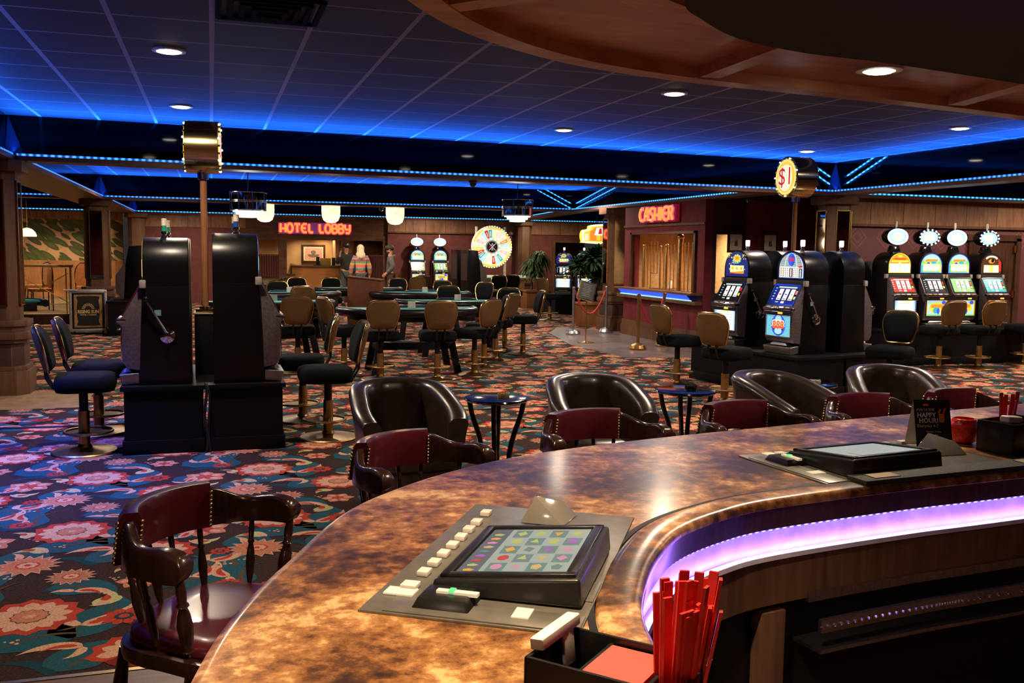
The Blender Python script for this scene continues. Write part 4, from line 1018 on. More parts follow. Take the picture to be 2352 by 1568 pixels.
def slot(loc, rz, label, art='888', reel=NA, belly='888', lit=True, topper=None, candle='lit', scale=1.0, group='slot machines', lever=True):
    t = thing('slot_machine', label, 'slot machine', loc, rz, group)
    t.scale = (scale,)*3
    hw = .235
    # lower cabinet
    mb = MB(); prof = [(-.17, 0), (.22, 0), (.22, .80), (-.135, .80), (-.135, .775)]
    mb.prism(prof, -hw, hw, axis='x'); mb.build('cabinet', SIDE, t, bev=.006)
    mb = MB(); mb.prism(arch(hw, .80, .965, 1.19, 18), -.130, .22, axis='y'); tb = mb.build('top_box', SIDE, t, bev=.008, smooth=30)
    mb = MB(); mb.box((0, -.137, .825), (2*hw-.02, .02, .05)); mb.build('header_band', M('charcoal_band', (.03, .028, .028), .45), tb, bev=.003)
    for s in (-1, 1):
        mb = MB(); mb.box((s*(hw+.004), -.13, .815), (.045, .05, .065)); mb.build('corner_block', EAR, tb, bev=.008)
    # sloped reel housing and bulging belly
    mb = MB(); prof = [(-.13, .80), (-.15, .795), (-.285, .555), (-.315, .535), (-.318, .50), (-.295, .47), (-.295, .19), (-.26, .135), (-.17, .12), (-.10, .12), (-.10, .80)]
    mb.prism(prof, -hw+.012, hw-.012, axis='x'); fd = mb.build('front_door', GREYM, t, bev=.008)
    mb = MB()
    mb.box((0, -.30, .522), (2*hw-.02, .075, .028)); mb.box((0, -.322, .47), (2*hw-.04, .02, .05), 1); mb.build('button_deck', [CHROME, DARKP], t, bev=.006)
    for k in range(4):
        mb = MB(); mb.box((-.15+.10*k, -.305, .541), (.055, .034, .014)); mb.build('button', BTN if k != 2 else G_WHITE, t, bev=.004)
    mb = MB(); mb.box((.06, -.335, .475), (.07, .006, .022)); mb.build('bill_slot', G_YEL, t)
    # reel glass on the slope
    a = Vector((-.150, .795)); b_ = Vector((-.285, .555)); d = b_-a
    nn = Vector((-d.y, d.x)).normalized()
    if nn.x > 0: nn = -nn
    def S(u, v, h): q = a+d*v+nn*h; return (u, q.x, q.y)
    mb = MB()
    def RR(u0, v0, u1, v1, mi, h): mb.poly([S(u0, v0, h), S(u1, v0, h), S(u1, v1, h), S(u0, v1, h)], mi)
    if lit:
        RR(-.195, .08, .195, .93, reel, .003); RR(-.14, .10, .15, .17, PA, .005)
        for k in range(3):
            u = -.105+.092*k; RR(u-.006, .21, u+.074, .75, BK, .0045); RR(u, .22, u+.064, .74, WH, .005); RR(u+.014, .44, u+.050, .50, (RE, BL, GR)[k], .006); RR(u+.008, .67, u+.056, .70, BK, .006)
        RR(.155, .2, .19, .72, BK, .005); RR(.158, .28, .187, .45, RE if reel != NA else OR, .006); RR(.158, .55, .187, .68, YE_, .006); RR(-.01, .80, .04, .89, WH, .006); RR(-.10, .82, -.05, .86, SK, .006)
        for k in range(5): RR(-.180, .17+.13*k, -.155, .21+.13*k, SK, .006)
    else: RR(-.195, .08, .195, .93, BK, .003)
    mb.build('reel_glass', GL, fd, smooth=0)
    mb = MB()
    for (u0, u1, v0, v1) in ((-.213, .213, 0, .07), (-.213, .213, .93, 1), (-.213, -.197, 0, 1), (.197, .213, 0, 1)):
        c = [S(u0, v0, .001), S(u1, v0, .001), S(u1, v1, .001), S(u0, v1, .001), S(u0, v0, .014), S(u1, v0, .014), S(u1, v1, .014), S(u0, v1, .014)]
        mb.add(c, [(0,3,2,1),(4,5,6,7),(0,1,5,4),(1,2,6,5),(2,3,7,6),(3,0,4,7)])
    mb.build('reel_frame', CHROME, fd)
    # belly glass
    mb = MB(); y0 = -.2965; lay = [0]
    def Q(pts, mi): lay[0] += 1; mb.poly([(x, y0-.0012-.0004*lay[0], z) for x, z in pts], mi)
    def QR(x0, z0, x1, z1, mi): Q([(x0, z0), (x1, z0), (x1, z1), (x0, z1)], mi)
    def QC(x, z, rx, rz, mi, n=22): Q([(x+rx*cos(2*pi*i/n), z+rz*sin(2*pi*i/n)) for i in range(n)], mi)
    if lit:
        if belly == '888':
            QR(-.19, .205, .19, .455, TE)
            for k in range(16): lay[0] = 2; QR(-.19, .208+.0155*k, .19, .214+.0155*k, SK)
            QC(0, .33, .115, .125, BL); QC(0, .33, .085, .115, NA); QC(0, .395, .055, .05, SK); QC(0, .265, .06, .04, SK)
            text_mesh(mb, '888', .125, lambda a_, b2, c: (a_, y0-.006, .33+b2), WH, off=.014); text_mesh(mb, '888', .125, lambda a_, b2, c: (a_, y0-.0068, .33+b2), RE, off=.005); text_mesh(mb, '888', .125, lambda a_, b2, c: (a_, y0-.0076, .33+b2), OR, off=-.002)
        elif belly == 'pay':
            QR(-.19, .205, .19, .455, SK); QR(-.15, .215, .16, .445, WH); lay[0] = 4
            for k in range(6): QR(-.14, .23+.033*k, .15, .233+.033*k, BK); lay[0] = 4
            QR(-.08, .415, .10, .44, LI)
        elif belly == 'sea':
            QR(-.19, .205, .19, .455, YE_); QR(-.17, .22, .17, .44, SK); QC(0, .33, .15, .09, YE_); QR(-.11, .33, .11, .38, OR); QC(-.02, .29, .05, .05, TE); QC(.03, .28, .03, .05, BL); QR(-.19, .205, .19, .225, GR); QC(.13, .41, .04, .03, BL)
        else:
            QR(-.19, .205, .19, .455, RE); QC(0, .33, .10, .08, YE_); QC(0, .33, .08, .055, CR); QC(0, .25, .05, .03, YE_); QC(-.14, .42, .03, .02, YE_); QC(.14, .42, .03, .02, YE_)
    else: QR(-.19, .205, .19, .455, BK)
    mb.build('belly_glass', GL, fd, smooth=0)
    mb = MB()
    for (x, z, sx, sz) in ((0, .462, .41, .012), (0, .198, .41, .012), (-.2, .33, .012, .26), (.2, .33, .012, .26)): mb.box((x, -.300, z), (sx, .012, sz))
    mb.build('belly_frame', CHROME, fd, bev=.002)
    # coin tray
    mb = MB(); w = hw-.02
    mb.add([(-w, -.17, .10), (w, -.17, .10), (w, -.325, .085), (-w, -.325, .085), (-w, -.17, .015), (w, -.17, .015), (w, -.30, .0), (-w, -.30, .0)], [(0,1,2,3),(4,7,6,5),(0,4,5,1),(1,5,6,2),(2,6,7,3),(3,7,4,0)])
    mb.box((0, -.245, .115), (.30, .10, .03), top=.7); mb.build('coin_tray', STEEL, t, bev=.008, seg=3)
    # top glass
    mb = MB()
    if lit: art_top(mb, art, -.1315)
    else: mb.poly([(x, -.1335, z) for x, z in arch(.205, .865, .985, 1.172)], BK)
    mb.build('pay_glass', GL, tb, smooth=0)
    if lever:
        mb = MB(); mb.T = Matrix.Translation((hw+.001, .05, .40)) @ Matrix.Rotation(pi/2, 4, 'Y'); mb.lathe([(.062, 0), (.060, .012), (.030, .022), (.026, .045), (0, .050)], 24); pv = mb.build('lever_plate', CHROME, t)
        mb = MB(); mb.tube([(hw+.035, .05, .41), (hw+.04, -.02, .54), (hw+.04, -.10, .68)], [.010, .008, .007], 10); mb.build('lever_arm', CHROME, pv); mb = MB(); mb.ball((hw+.04, -.105, .695), .022, 14); mb.build('lever_knob', BLACKG, pv)
    # side vents and label
    mb = MB(); mb.box((hw+.001, -.02, .585), (.002, .05, .045)); mb.build('side_sticker', M('pale_blue_sticker', (.16, .28, .42), .5), t)
    if candle:
        c = thing_part('signal_light', t, (0.0, .03, 1.188))
        mb = MB(); mb.lathe([(.026, 0), (.026, .012), (.015, .02), (.015, .03), (.024, .034), (.024, .05), (.018, .055)], 16); mb.build('chrome_base', CHROME, c)
        if candle == 'lit':
            mb = MB(); mb.lathe([(.024, .055), (.026, .075), (.026, .125), (0, .127)], 16); mb.build('lamp', E('lit_signal_lamp', (1, .86, .66), 3.2), c)
        else:
            mb = MB(); mb.lathe([(.021, .055), (.021, .10)], 16); mb.build('coloured_band', M('signal_'+candle, {'teal': (.02, .22, .17), 'blue': (.02, .06, .25)}[candle], .25, coat=.4), c)
            mb = MB(); mb.lathe([(.021, .10), (.021, .145), (.023, .147), (.023, .155), (0, .158)], 16); mb.build('white_band', M('signal_white', (.55, .47, .36), .3), c)
    if topper:
        c = thing_part('topper_sign', t, (0, .0, 1.19))
        mb = MB(); mb.box((0, .02, .05), (.18, .10, .10), top=.7); mb.build('neck', BLACKG, c, bev=.004)
        col = {'ring': (WH, SK), 'bulb': (WH, SK)}[topper]
        mb = MB(); cz = .235
        ov = lambda rx, rz, y: [(rx*cos(2*pi*i/28), y, cz+rz*sin(2*pi*i/28)) for i in range(28)]
        mb.loft([ov(.195, .125, -.055), ov(.205, .135, -.03), ov(.18, .12, .10), ov(.12, .08, .13)]); hs = mb.build('housing', BLACKG, c)
        mb = MB(); mb.poly(ov(.165, .098, -.0575), SK); mb.poly(ov(.120, .075, -.0582), PA); mb.poly([(x*.6-.01, -.0588, cz+(z-cz)*.8) for x, y, z in ov(.10, .08, 0)], CR); mb.build('lit_face', GL, c, smooth=0)
        if topper == 'ring':
            mb = MB(); mb.tube(ov(.180, .113, -.058), .0135, 8, 0, True); mb.build('light_ring', E('ring_lamp', (.90, .88, 1.0), 1.6), c)
        else:
            mb = MB(); mb.tube(ov(.180, .113, -.058), .010, 8, 0, True); mb.build('dark_ring', BLACKG, c)
            for i in range(14):
                mb = MB(); mb.ball((.183*cos(2*pi*i/14), -.068, cz+.116*sin(2*pi*i/14)), .0145, 8, 0, 6); mb.build('bulb', E('topper_bulb', (1, .94, .95), 2.4), c)
        mb = MB(); mb.lathe([(.016, cz+.125), (.016, cz+.15), (.022, cz+.155), (.020, cz+.235), (0, cz+.237)], 14); mb.build('signal_post', M('topper_post_'+('a' if topper == 'ring' else 'b'), (.45, .42, .40), .3), c)
    return t
def thing_part(name, parent, loc):
    o = bpy.data.objects.new(name, None); COL.objects.link(o); o.parent = parent; o.location = loc; o.empty_display_size = .05
    return o
def drum_sign(loc, rz, z0, zc, label, r=.205, wd=.25, pole_mat=None, text=True):
    t = thing('drum_sign', label, 'sign', loc, rz)
    mb = MB(); mb.tube([(0, 0, z0+.03), (0, 0, zc-r+.01)], .028, 16); mb.build('pole', pole_mat or COPPER, t)
    mb = MB(); mb.box((0, 0, z0+.015), (.15, .12, .03)); mb.lathe([(.05, .03), (.05, .045), (.03, .055)], 16, (0, 0, z0)); mb.build('foot_plate', GOLDL, t, bev=.004)
    mb = MB()
    mb.tube([(0, 0, zc-r-.05), (0, 0, zc-r+.02)], .048, 14)
    mb.build('pole_clamp', CHROME, t)
    dm = thing_part('drum', t, (0, 0, zc))
    mb = MB(); mb.T = Matrix.Rotation(pi/2, 4, 'Y'); mb.lathe([(r-.02, -wd/2), (r, -wd/2+.004), (r, wd/2-.004), (r-.02, wd/2)], 64); mb.build('gold_band', GOLDL, dm, smooth=40)
    for s in (-1, 1):
        mb = MB(); mb.T = Matrix.Rotation(s*pi/2, 4, 'Z')
        y = -(wd/2+.004)
        mb.disc((0, y, 0), r-.030, 48, YE_, 'y'); mb.disc((0, y-.001, 0), r-.045, 48, CR, 'y'); mb.disc((0, y-.0016, 0), r-.055, 48, YE_, 'y'); mb.disc((0, y-.0022, -.01), r-.11, 40, CR, 'y', ry=r-.085)
        if text:
            text_mesh(mb, '$1', .30, lambda a, b, c: (a-.006, y-.003, b-.006), BK, off=.006); text_mesh(mb, '$1', .30, lambda a, b, c: (a, y-.0042, b), WH, off=.012); text_mesh(mb, '$1', .30, lambda a, b, c: (a, y-.0052, b), RE, off=.001)
        mb.build('sign_face', GL, dm, smooth=0)
        for i in range(20):
            a = 2*pi*i/20; m2 = MB(); m2.ball((s*(wd/2+.006), (r-.018)*cos(a), (r-.018)*sin(a)), .010, 8, 0, 6); m2.build('rim_bulb', CHROME if i % 3 else E('rim_lamp', (1, .95, .8), 2.5), dm)
    return t
COPPER = wood('copper_brown_pole', (.26, .11, .05), (.17, .07, .03), .3, .2)
GOLDL = M('polished_gold_sheet', (.55, .42, .20), .16, 1, var=.06, scale=3)
SB = M('stand_black_laminate', (.005, .005, .0065), .5, var=.2, scale=30, spec=.15)
def slot_stand(loc, rz, label, sx, sy, h, cat='slot stand', split=0):
    t = thing('slot_stand', label, cat, loc, rz, 'black slot machine stands')
    mb = MB(); mb.box((0, 0, h/2), (sx, sy, h-.04)); mb.build('body', SB, t)
    mb = MB(); mb.box((0, 0, h-.018), (sx+.05, sy+.04, .036)); mb.build('top', SB, t, bev=.004)
    mb = MB(); mb.box((0, 0, .055), (sx+.035, sy+.03, .11)); mb.build('plinth', SB, t, bev=.004)
    return t
# left island
SH = .535
slot_stand((-.375, 8.44, 0), 0, 'left half of the black stand in the middle of the carpet at the left', .57, 1.34, SH)
slot_stand((.245, 8.44, 0), 0, 'right half of the black stand at the left, under the machine without a lever', .57, 1.34, SH)
s0 = slot((-.385, 8.06, SH), face(-1, 0), 'black slot machine with a chrome lever on its side, nearest left island machine', 'gold', NA, 'sea', candle='teal', scale=.965)
dup(s0, (-.385, 8.72, SH+.0), face(-1, 0), 'black slot machine right behind the one with the chrome lever')
s0b = slot((.225, 8.06, SH), face(1, 0), 'tall black slot machine facing right on the left island, blue signal light', 'sea', NA, 'pay', candle='blue', scale=1.0)
dup(s0b, (.225, 8.72, SH), face(1, 0), 'black slot machine right behind the tall one with the blue signal light')
mb = MB(); mb.box((-.06, 8.52, (SH+1.05)/2), (.17, .30, 1.05-SH)); mb.box((-.06, 8.52, 1.055), (.19, .32, .012), 1)
o = mb.build('sign_pedestal', [SB, M('cream_top_board', (.55, .48, .36), .5)], bev=.003); tag(o, 'black box pedestal between the left slot machines under the brown pole', 'pedestal')
drum_sign((-.055, 8.45, 0), radians(-4), 1.062, 2.44, 'gold drum sign on a brown pole above the left slot machines', .215, .27)
mb = MB(); mb.tube(crom([(-.06, 7.72, .56), (-.05, 7.70, .50), (-.07, 7.72, .3), (-.05, 7.72, .12), (-.06, 7.74, .0)], 6), .012, 8); mb.tube(crom([(-.055, 7.73, .55), (-.03, 7.71, .45), (-.045, 7.73, .2), (-.03, 7.72, .0)], 6), .007, 8)
o = mb.build('power_cable', M('black_cable', (.01, .01, .01), .4)); tag(o, 'black cables hanging down the gap of the left stand', 'cable')
# right island, turned a little
ia = radians(10)
def isl(u, v, z): return (6.78+u*cos(ia)-v*sin(ia), 10.12+u*sin(ia)+v*cos(ia), z)
RH = .47
slot_stand(isl(-.37, 0, 0), ia, 'black stand under the two lit slot machines of the right island', .70, 1.9, RH)
slot_stand(isl(.37, 0, 0), ia, 'black stand under the unlit backs of the right island', .70, 1.9, RH)
slot(isl(-.34, -.52, RH), face(-1, 0)+ia, 'slot machine with a lit triple eight design, lever and blue glass', '888', NA, '888')
slot(isl(-.34, .42, RH), face(-1, 0)+ia, 'slot machine with yellow smiling faces on dark blue glass', 'smile', BK, 'pay')
sb = slot(isl(.34, -.52, RH), face(1, 0)+ia, 'black slot machine backing onto the triple eight one, facing right', 'sea', RE, 'sea', scale=1.0)
dup(sb, isl(.34, .42, RH), face(1, 0)+ia, 'black slot machine behind the pole of the one dollar sign, facing right')
mb = MB(); p = isl(0, -.05, 0); mb.box((0, 0, .8), (.17, .26, .66)); o = mb.build('sign_pedestal', SB, bev=.003); o.location = p; o.rotation_euler = (0, 0, ia); tag(o, 'black box pedestal under the pole of the one dollar drum sign', 'pedestal')
drum_sign(isl(0, -.05, 0), radians(0), 1.13, 2.545, 'gold drum sign reading one dollar on a pole above the right slot machines', .245, .29)
# right wall bank
mb_ = slot_stand((10.75, 12.02, 0), 0, 'long black stand under the four lit wall slot machines', 2.55, 1.02, .52)
mb = MB(); mb.box((10.75, 12.58, .52+.50), (2.75, .10, 1.0)); o = mb.build('back_panel', BLACK, bev=.004); o.name = 'slot_backboard'; tag(o, 'black backboard behind the four wall slot machines', 'backboard')
for x, a, rl, bl, tp, lb in ((9.88, 'gold', RE, 'pay', 'ring', 'wall slot machine with orange pay glass, leftmost of the four'), (10.46, 'sea', BK, 'sea', 'bulb', 'wall slot machine with blue and gold glass and a bulb ringed topper'),
                             (10.98, 'sea', GR, 'sea', 'ring', 'wall slot machine with blue and gold glass and a smooth white ringed topper'), (11.60, 'dark', TE, 'fire', 'bulb', 'wall slot machine with dark brown glass, rightmost of the four')):
    slot((x, 12.02, .52), 0, lb, a, rl, bl, topper=tp, candle=None, scale=.97, lever=False)

# ------------------------------------------------------------------ stools
SHELL = M('gold_brown_shell', (.135, .075, .026), .5, .3, var=.18, scale=160, bump=.05)
RIM = M('brass_rim', (.55, .36, .15), .22, 1)
POST = M('gold_post', (.36, .21, .075), .35, .8, var=.15)
def shield(w, z0, z1):
    m = z0+(z1-z0)*.5
    h = z1-z0; pts = [(0, z0), (w*.55, z0+h*.005), (w*.74, z0+h*.07), (w*.88, z0+h*.28), (w, z0+h*.55), (w*.98, z0+h*.75), (w*.84, z0+h*.92), (w*.55, z0+h*.99), (0, z1), (-w*.55, z0+h*.99), (-w*.84, z0+h*.92), (-w*.98, z0+h*.75), (-w, z0+h*.55), (-w*.88, z0+h*.28), (-w*.74, z0+h*.07), (-w*.55, z0+h*.005)]
    return [(p.x, p.y) for p in crom(pts, 4, True)]
def stool(loc, rz, label, group='swivel stools with gold backed seats'):
    t = thing('swivel_stool', label, 'stool', loc, rz, group)
    mb = MB(); mb.lathe([(.235, 0), (.245, .008), (.235, .018), (.12, .030), (.055, .045), (.042, .07)], 36); mb.build('base', GOLD, t)
    mb = MB(); mb.lathe([(.042, .05), (.042, .33)], 20); mb.build('post', POST, t); mb = MB(); mb.lathe([(.033, .33), (.033, .49)], 16); mb.build('sleeve', BLACK, t)
    mb = MB(); pts = [(.175*cos(2*pi*i/28), -.03+.175*sin(2*pi*i/28), .165) for i in range(28)]; mb.tube(pts, .011, 8, loop=True)
    for s in (-1, 1): mb.tube([(s*.04, 0, .165), (s*.17, -.03, .165)], .008, 6)
    mb.lathe([(.165, .160), (.05, .158)], 28, (0, -.03, 0)); mb.build('foot_ring', GOLD, t)
    mb = MB(); rings = []
    o_ = [(p.x, p.y) for p in crom([(-.19, -.22), (0, -.235), (.19, -.22), (.225, 0), (.20, .17), (0, .20), (-.20, .17), (-.225, 0)], 4, True)]
    for s_, z in ((.80, .488), (.95, .497), (1.0, .53), (1.0, .575), (.95, .605), (.82, .618), (.4, .622)): rings.append([(x*s_, y*s_, z) for x, y in o_])
    mb.loft(rings); mb.build('seat', FABB, t, smooth=70)
    def bl(w, z0, z1, y): return [(x, y+.10*((z-.62)/.4)+.035*(x/.2)**2*-1, z) for x, z in shield(w, z0, z1)]
    mb = MB(); mb.loft([bl(.185, .655, .985, .225), bl(.192, .648, .992, .242), bl(.18, .66, .98, .262), bl(.10, .74, .9, .266)]); mb.build('back_shell', SHELL, t, smooth=50)
    mb = MB(); pts = bl(.197, .643, .997, .232); mb.tube(pts, .0095, 8, loop=True); mb.build('brass_rim', RIM, t)
    mb = MB(); mb.loft([bl(.183, .657, .983, .226), bl(.180, .66, .98, .205), bl(.16, .685, .955, .188), bl(.10, .75, .90, .180)]); mb.build('back_cushion', FABB, t, smooth=70)
    mb = MB()
    for s in (-1, 1): mb.tube([(s*.05, .10, .50), (s*.05, .21, .52), (s*.05, .255, .60), (s*.05, .262, .72)], .011, 8)
    mb.build('back_bracket', BLACK, t)
    return t
st0 = stool((-.97, 7.98, 0), face(1, .05), 'black swivel stool nearest the camera, left of the left slot island')
for x, y, dx, dy, lb in ((-.95, 8.80, 1, .0, 'black swivel stool left of the left slot island, the farther one'),
    (.93, 8.10, -1, -.05, 'black swivel stool right of the left slot island, the nearer one'), (.80, 9.0, -1, .1, 'black swivel stool right of the left slot island, the farther one'),
    (1.05, 12.5, .1, 1, 'gold backed stool beyond the left slot island, left of the front gaming table'), (1.62, 12.30, .9, .35, 'gold backed stool turned sideways at the left end of the front gaming table'),
    (1.98, 11.62, .05, 1, 'gold backed stool at the front gaming table, left one of the pair facing away'), (2.66, 11.45, .06, 1, 'gold backed stool at the front gaming table, right one of the pair facing away'),
    (3.22, 11.75, -.55, .83, 'gold backed stool at the right curve of the front gaming table'), (3.56, 12.5, -1, .15, 'stool seen edge on at the right end of the front gaming table'),
    (3.95, 13.25, -.62, .78, 'gold backed stool at the right table behind the front gaming table'), (4.62, 14.0, -1, .05, 'stool seen edge on, farthest right of those at the gaming tables'),
    (5.40, 10.35, 1, .2, 'gold backed stool left of the smiling face slot machine'), (5.25, 8.95, .9, .42, 'gold backed stool in front of the triple eight slot machine'),
    (7.18, 8.72, -.86, -.5, 'stool with a black padded front right of the right slot island'),
    (9.98, 11.10, .05, 1, 'gold backed stool before the second and third wall slot machines'), (10.62, 11.02, .05, 1, 'gold backed stool before the rightmost wall slot machines'), (11.7, 11.25, .0, 1, 'gold backed stool at the right edge by the wooden door'),
    (1.17, 17.6, .1, -1, 'black fronted stool at the far side of the left gaming table'), (1.70, 19.75, .1, -1, 'black fronted stool just left of the hotel lobby desk'), (2.34, 19.7, -.1, -1, 'black fronted stool in front of the hotel lobby desk'),
    (1.42, 15.95, .05, 1, 'gold backed stool between the two left gaming tables'), (3.78, 19.6, .1, -1, 'black fronted stool right of the wooden lectern'),
    (4.30, 21.0, -.2, 1, 'gold backed stool before the far lit slots, left one'), (4.80, 22.6, -.1, 1, 'gold backed stool before the far lit slots, right one'),
    (4.45, 18.35, .1, -1, 'black fronted stool at the far side of the middle gaming table'), (3.85, 15.6, -.1, -1, 'black fronted stool behind the right gaming table'), (4.85, 17.5, -.7, -.7, 'stool turned sideways right of the middle gaming table'),
    (4.55, 14.75, -.5, -.85, 'black fronted stool at the right end of the right gaming table'), (6.66, 22.25, -.5, -1, 'tall black fronted stool before the big wheel, left of a pair'), (7.20, 22.65, -.2, -1, 'tall black fronted stool before the big wheel, right of a pair'),
    (7.55, 20.9, .9, .5, 'gold backed stool beside the far planter'), (-1.62, 19.45, -1, .2, 'dark stool standing behind the logo cart')):
    dup(st0, (x, y, 0), face(dx, dy), lb)

# ------------------------------------------------------------------ gaming tables
FELT = M('teal_felt', (.03, .30, .26), .9, var=.08, scale=60)
PADV = M('black_padded_vinyl', (.007, .007, .008), .34, coat=.12, spec=.3)
def gaming_table(loc, rz, label, r=.92, lay=True):
    t = thing('gaming_table', label, 'gaming table', loc, rz, 'half round card tables')
    def half(rr, y0=.30, n=24):
        return [(rr*cos(pi+pi*i/n), y0+ (rr*.80)*sin(pi+pi*i/n)) for i in range(n+1)]
    H = .84
    mb = MB(); mb.prism(half(r-.06), H-.03, H-.004); mb.build('felt_top', FELT, t)
    mb = MB(); mb.prism(half(r-.10), H-.16, H-.03); mb.build('apron', PADV, t, bev=.01)
    mb = MB(); pts = [(x, y, H-.005) for x, y in half(r)]; pts = [(x, y, H-.044) for x, y, z in pts]; mb.tube([(pts[0][0], pts[0][1]+.05, H-.044)]+pts+[(pts[-1][0], pts[-1][1]+.05, H-.044)], .052, 12); mb.build('arm_rail', PADV, t, smooth=60)
    mb = MB(); mb.box((0, .22, H+.005), (.62, .13, .03)); ct = mb.build('chip_tray', M('chip_tray_dark', (.02, .02, .03), .4), t, bev=.003)
    mb = MB(); mb.box((.0, .21, H+.024), (.5, .08, .012)); mb.build('tray_lid', M('blue_acrylic_lid', (.02, .04, .22), .2, coat=.5), ct)
    for s in (-1, 1):
        mb = MB()
        for y0, y1 in ((.22, .26), (-.20, -.34)):
            P0 = Vector((s*.42, (y0-.0), H-.15)); P1 = Vector((s*.55, y1, 0)); 
            q = [Vector((-.045, -.03, 0)), Vector((.045, -.03, 0)), Vector((.045, .03, 0)), Vector((-.045, .03, 0))]
            mb.loft([[tuple(P0+v) for v in q], [tuple(P1+v) for v in q]])
        mb.box((s*.48, -.04, .34), (.05, .42, .07)); mb.build('leg', SB, t, bev=.004)
    mb = MB(); mb.box((0, -.05, .34), (.96, .05, .10)); mb.build('cross_bar', SB, t, bev=.004)
    if lay:
        mb = MB(); mb.add([(-.05, .02, H), (.05, .02, H), (.05, .05, H), (-.05, .05, H), (-.05, .035, H+.09), (.05, .035, H+.09)], [(0, 1, 5, 4), (2, 3, 4, 5), (0, 4, 3), (1, 2, 5)]); mb.build('table_sign', M('clear_sign_holder', (.45, .43, .40), .15, coat=.4), t, smooth=0)
    return t
g0 = gaming_table((2.53, 12.38, 0), 0, 'half round gaming table nearest the camera, with a thick black padded rail')
for x, y, rz, lb in ((.86, 14.15, .15, 'teal topped gaming table just beyond the left slot island'), (1.30, 17.0, .1, 'teal topped gaming table farther left, before the palm plant'), (2.75, 18.9, .0, 'teal topped gaming table before the lobby desk, with a blue lid'),
                     (3.72, 17.0, .1, 'teal topped gaming table right of the wooden lectern'), (3.62, 14.2, -.1, 'teal topped gaming table just behind the nearest one, to its right')):
    dup(g0, (x, y, 0), rz, lb)
CHW2 = wood('red_brown_lectern_wood', (.115, .032, .014), (.08, .022, .010), .6)
t = thing('lectern', 'red brown wooden lectern with a sloped top among the gaming tables', 'lectern', (2.70, 17.5, 0), radians(-18))
mb = MB(); mb.prism([(-.30, .0), (.30, .0), (.30, 1.03), (-.30, 1.09)], -.19, .19, axis='y'); mb.build('body', CHW2, t, bev=.004)
mb = MB(); mb.add([(-.32, -.21, 1.092), (.32, -.21, 1.032), (.32, .21, 1.032), (-.32, .21, 1.092), (-.32, -.21, 1.112), (.32, -.21, 1.052), (.32, .21, 1.052), (-.32, .21, 1.112)], [(0,3,2,1),(4,5,6,7),(0,1,5,4),(1,2,6,5),(2,3,7,6),(3,0,4,7)]); mb.build('sloped_top', CHW2, t, bev=.003)
# ------------------------------------------------------------------ signs in neon
STK = {'H': [[(0, 0), (0, 1)], [(0, .42), (.6, .42)], [(.6, 0), (.6, 1)]], 'T': [[(0, .95), (.7, .95)], [(.35, 0), (.35, .95)]],
    'E': [[(.6, .05), (.25, .02), (.03, .25), (.0, .5), (.03, .75), (.25, .98), (.6, .95)], [(.02, .5), (.5, .5)]], 'L': [[(.1, 1), (.1, .2), (.2, .03), (.6, .03)]],
    'B': [[(0, 0), (0, 1), (.35, 1), (.52, .88), (.52, .64), (.35, .52), (0, .52)], [(.35, .52), (.58, .40), (.58, .12), (.38, 0), (0, 0)]],
    'Y': [[(0, 1), (0, .6), (.15, .42), (.55, .42)], [(.6, 1), (.6, .25), (.45, 0), (.1, .02)]], 'C': [[(.55, .95), (.2, .92), (.03, .6), (.03, .35), (.2, .05), (.55, .04)]],
    'A': [[(0, 0), (.12, .6), (.3, .98), (.5, .98), (.55, .6), (.55, 0)], [(.08, .38), (.55, .38)]], 'S': [[(.52, .95), (.2, .95), (.05, .75), (.2, .55), (.45, .42), (.52, .2), (.35, .03), (.02, .05)]],
    'I': [[(.1, 0), (.1, 1)]], 'R': [[(.05, 0), (.05, 1), (.4, .98), (.55, .8), (.5, .58), (.05, .5)], [(.3, .5), (.5, .25), (.55, 0)]],
    'O': [[(.34+.34*cos(2*pi*i/16), .5+.5*sin(2*pi*i/16)) for i in range(17)]]}
WID = {'I': .38, 'T': .85, 'O': .85, 'L': .75}
NEON = E('neon_orange', (1.0, .17, .035), 2.3); NHALO = E('neon_red_channel', (.85, .02, .06), .8); NVIO = E('neon_violet_backing', (.30, .03, .28), .3)
def neon(word, h, fn, r, mats, par, total):
    adv = sum(WID.get(c, .75) if c != ' ' else .5 for c in word); sx = total/adv; x = 0
    for c in word:
        if c == ' ': x += .5*sx; continue
        w_ = WID.get(c, .75)
        m1 = MB(); m2 = MB()
        for st in STK[c]:
            sc_ = .80
            pts = [(x+(u*.95+.06)*sx*(1 if c != 'T' else 1), v*h) for u, v in st]
            m1.tube([fn(a, b, .035) for a, b in pts], r, 8, 0); 
            pr = [Vector((a, b, 0)) for a, b in pts]
            A = offs(pr, r*1.9); B = offs(pr, -r*1.9)
            m2.loft([[fn(a.x, a.y, .004), fn(a.x, a.y, .02), fn(b.x, b.y, .02), fn(b.x, b.y, .004)] for a, b in zip(A, B)])
        l_ = m2.build('channel_letter', mats[1], par, smooth=0); m1.build('neon_tube', mats[0], l_)
        x += w_*sx
t = thing('neon_sign', 'orange neon sign reading HOTEL LOBBY above the lobby openings', 'neon sign', (1.88, YB-.02, 2.03))
mb = MB(); mb.box((1.03, -.02, .15), (2.10, .04, .33)); mb.build('backing_box', NVIO, t)
neon('HOTEL LOBBY', .25, lambda a, b, c: (a+.03, -.04-c, b+.025), .030, (NEON, NHALO), t, 2.04)
t = thing('neon_sign', 'orange neon sign reading CASHIER on the burgundy booth', 'neon sign', (7.78, 16.42, 2.17))
mb = MB(); mb.box((-.04, -.72, .14), (.08, 1.46, .30)); mb.build('backing_box', E('neon_red_backing', (.30, .006, .03), .5), t, bev=.02)
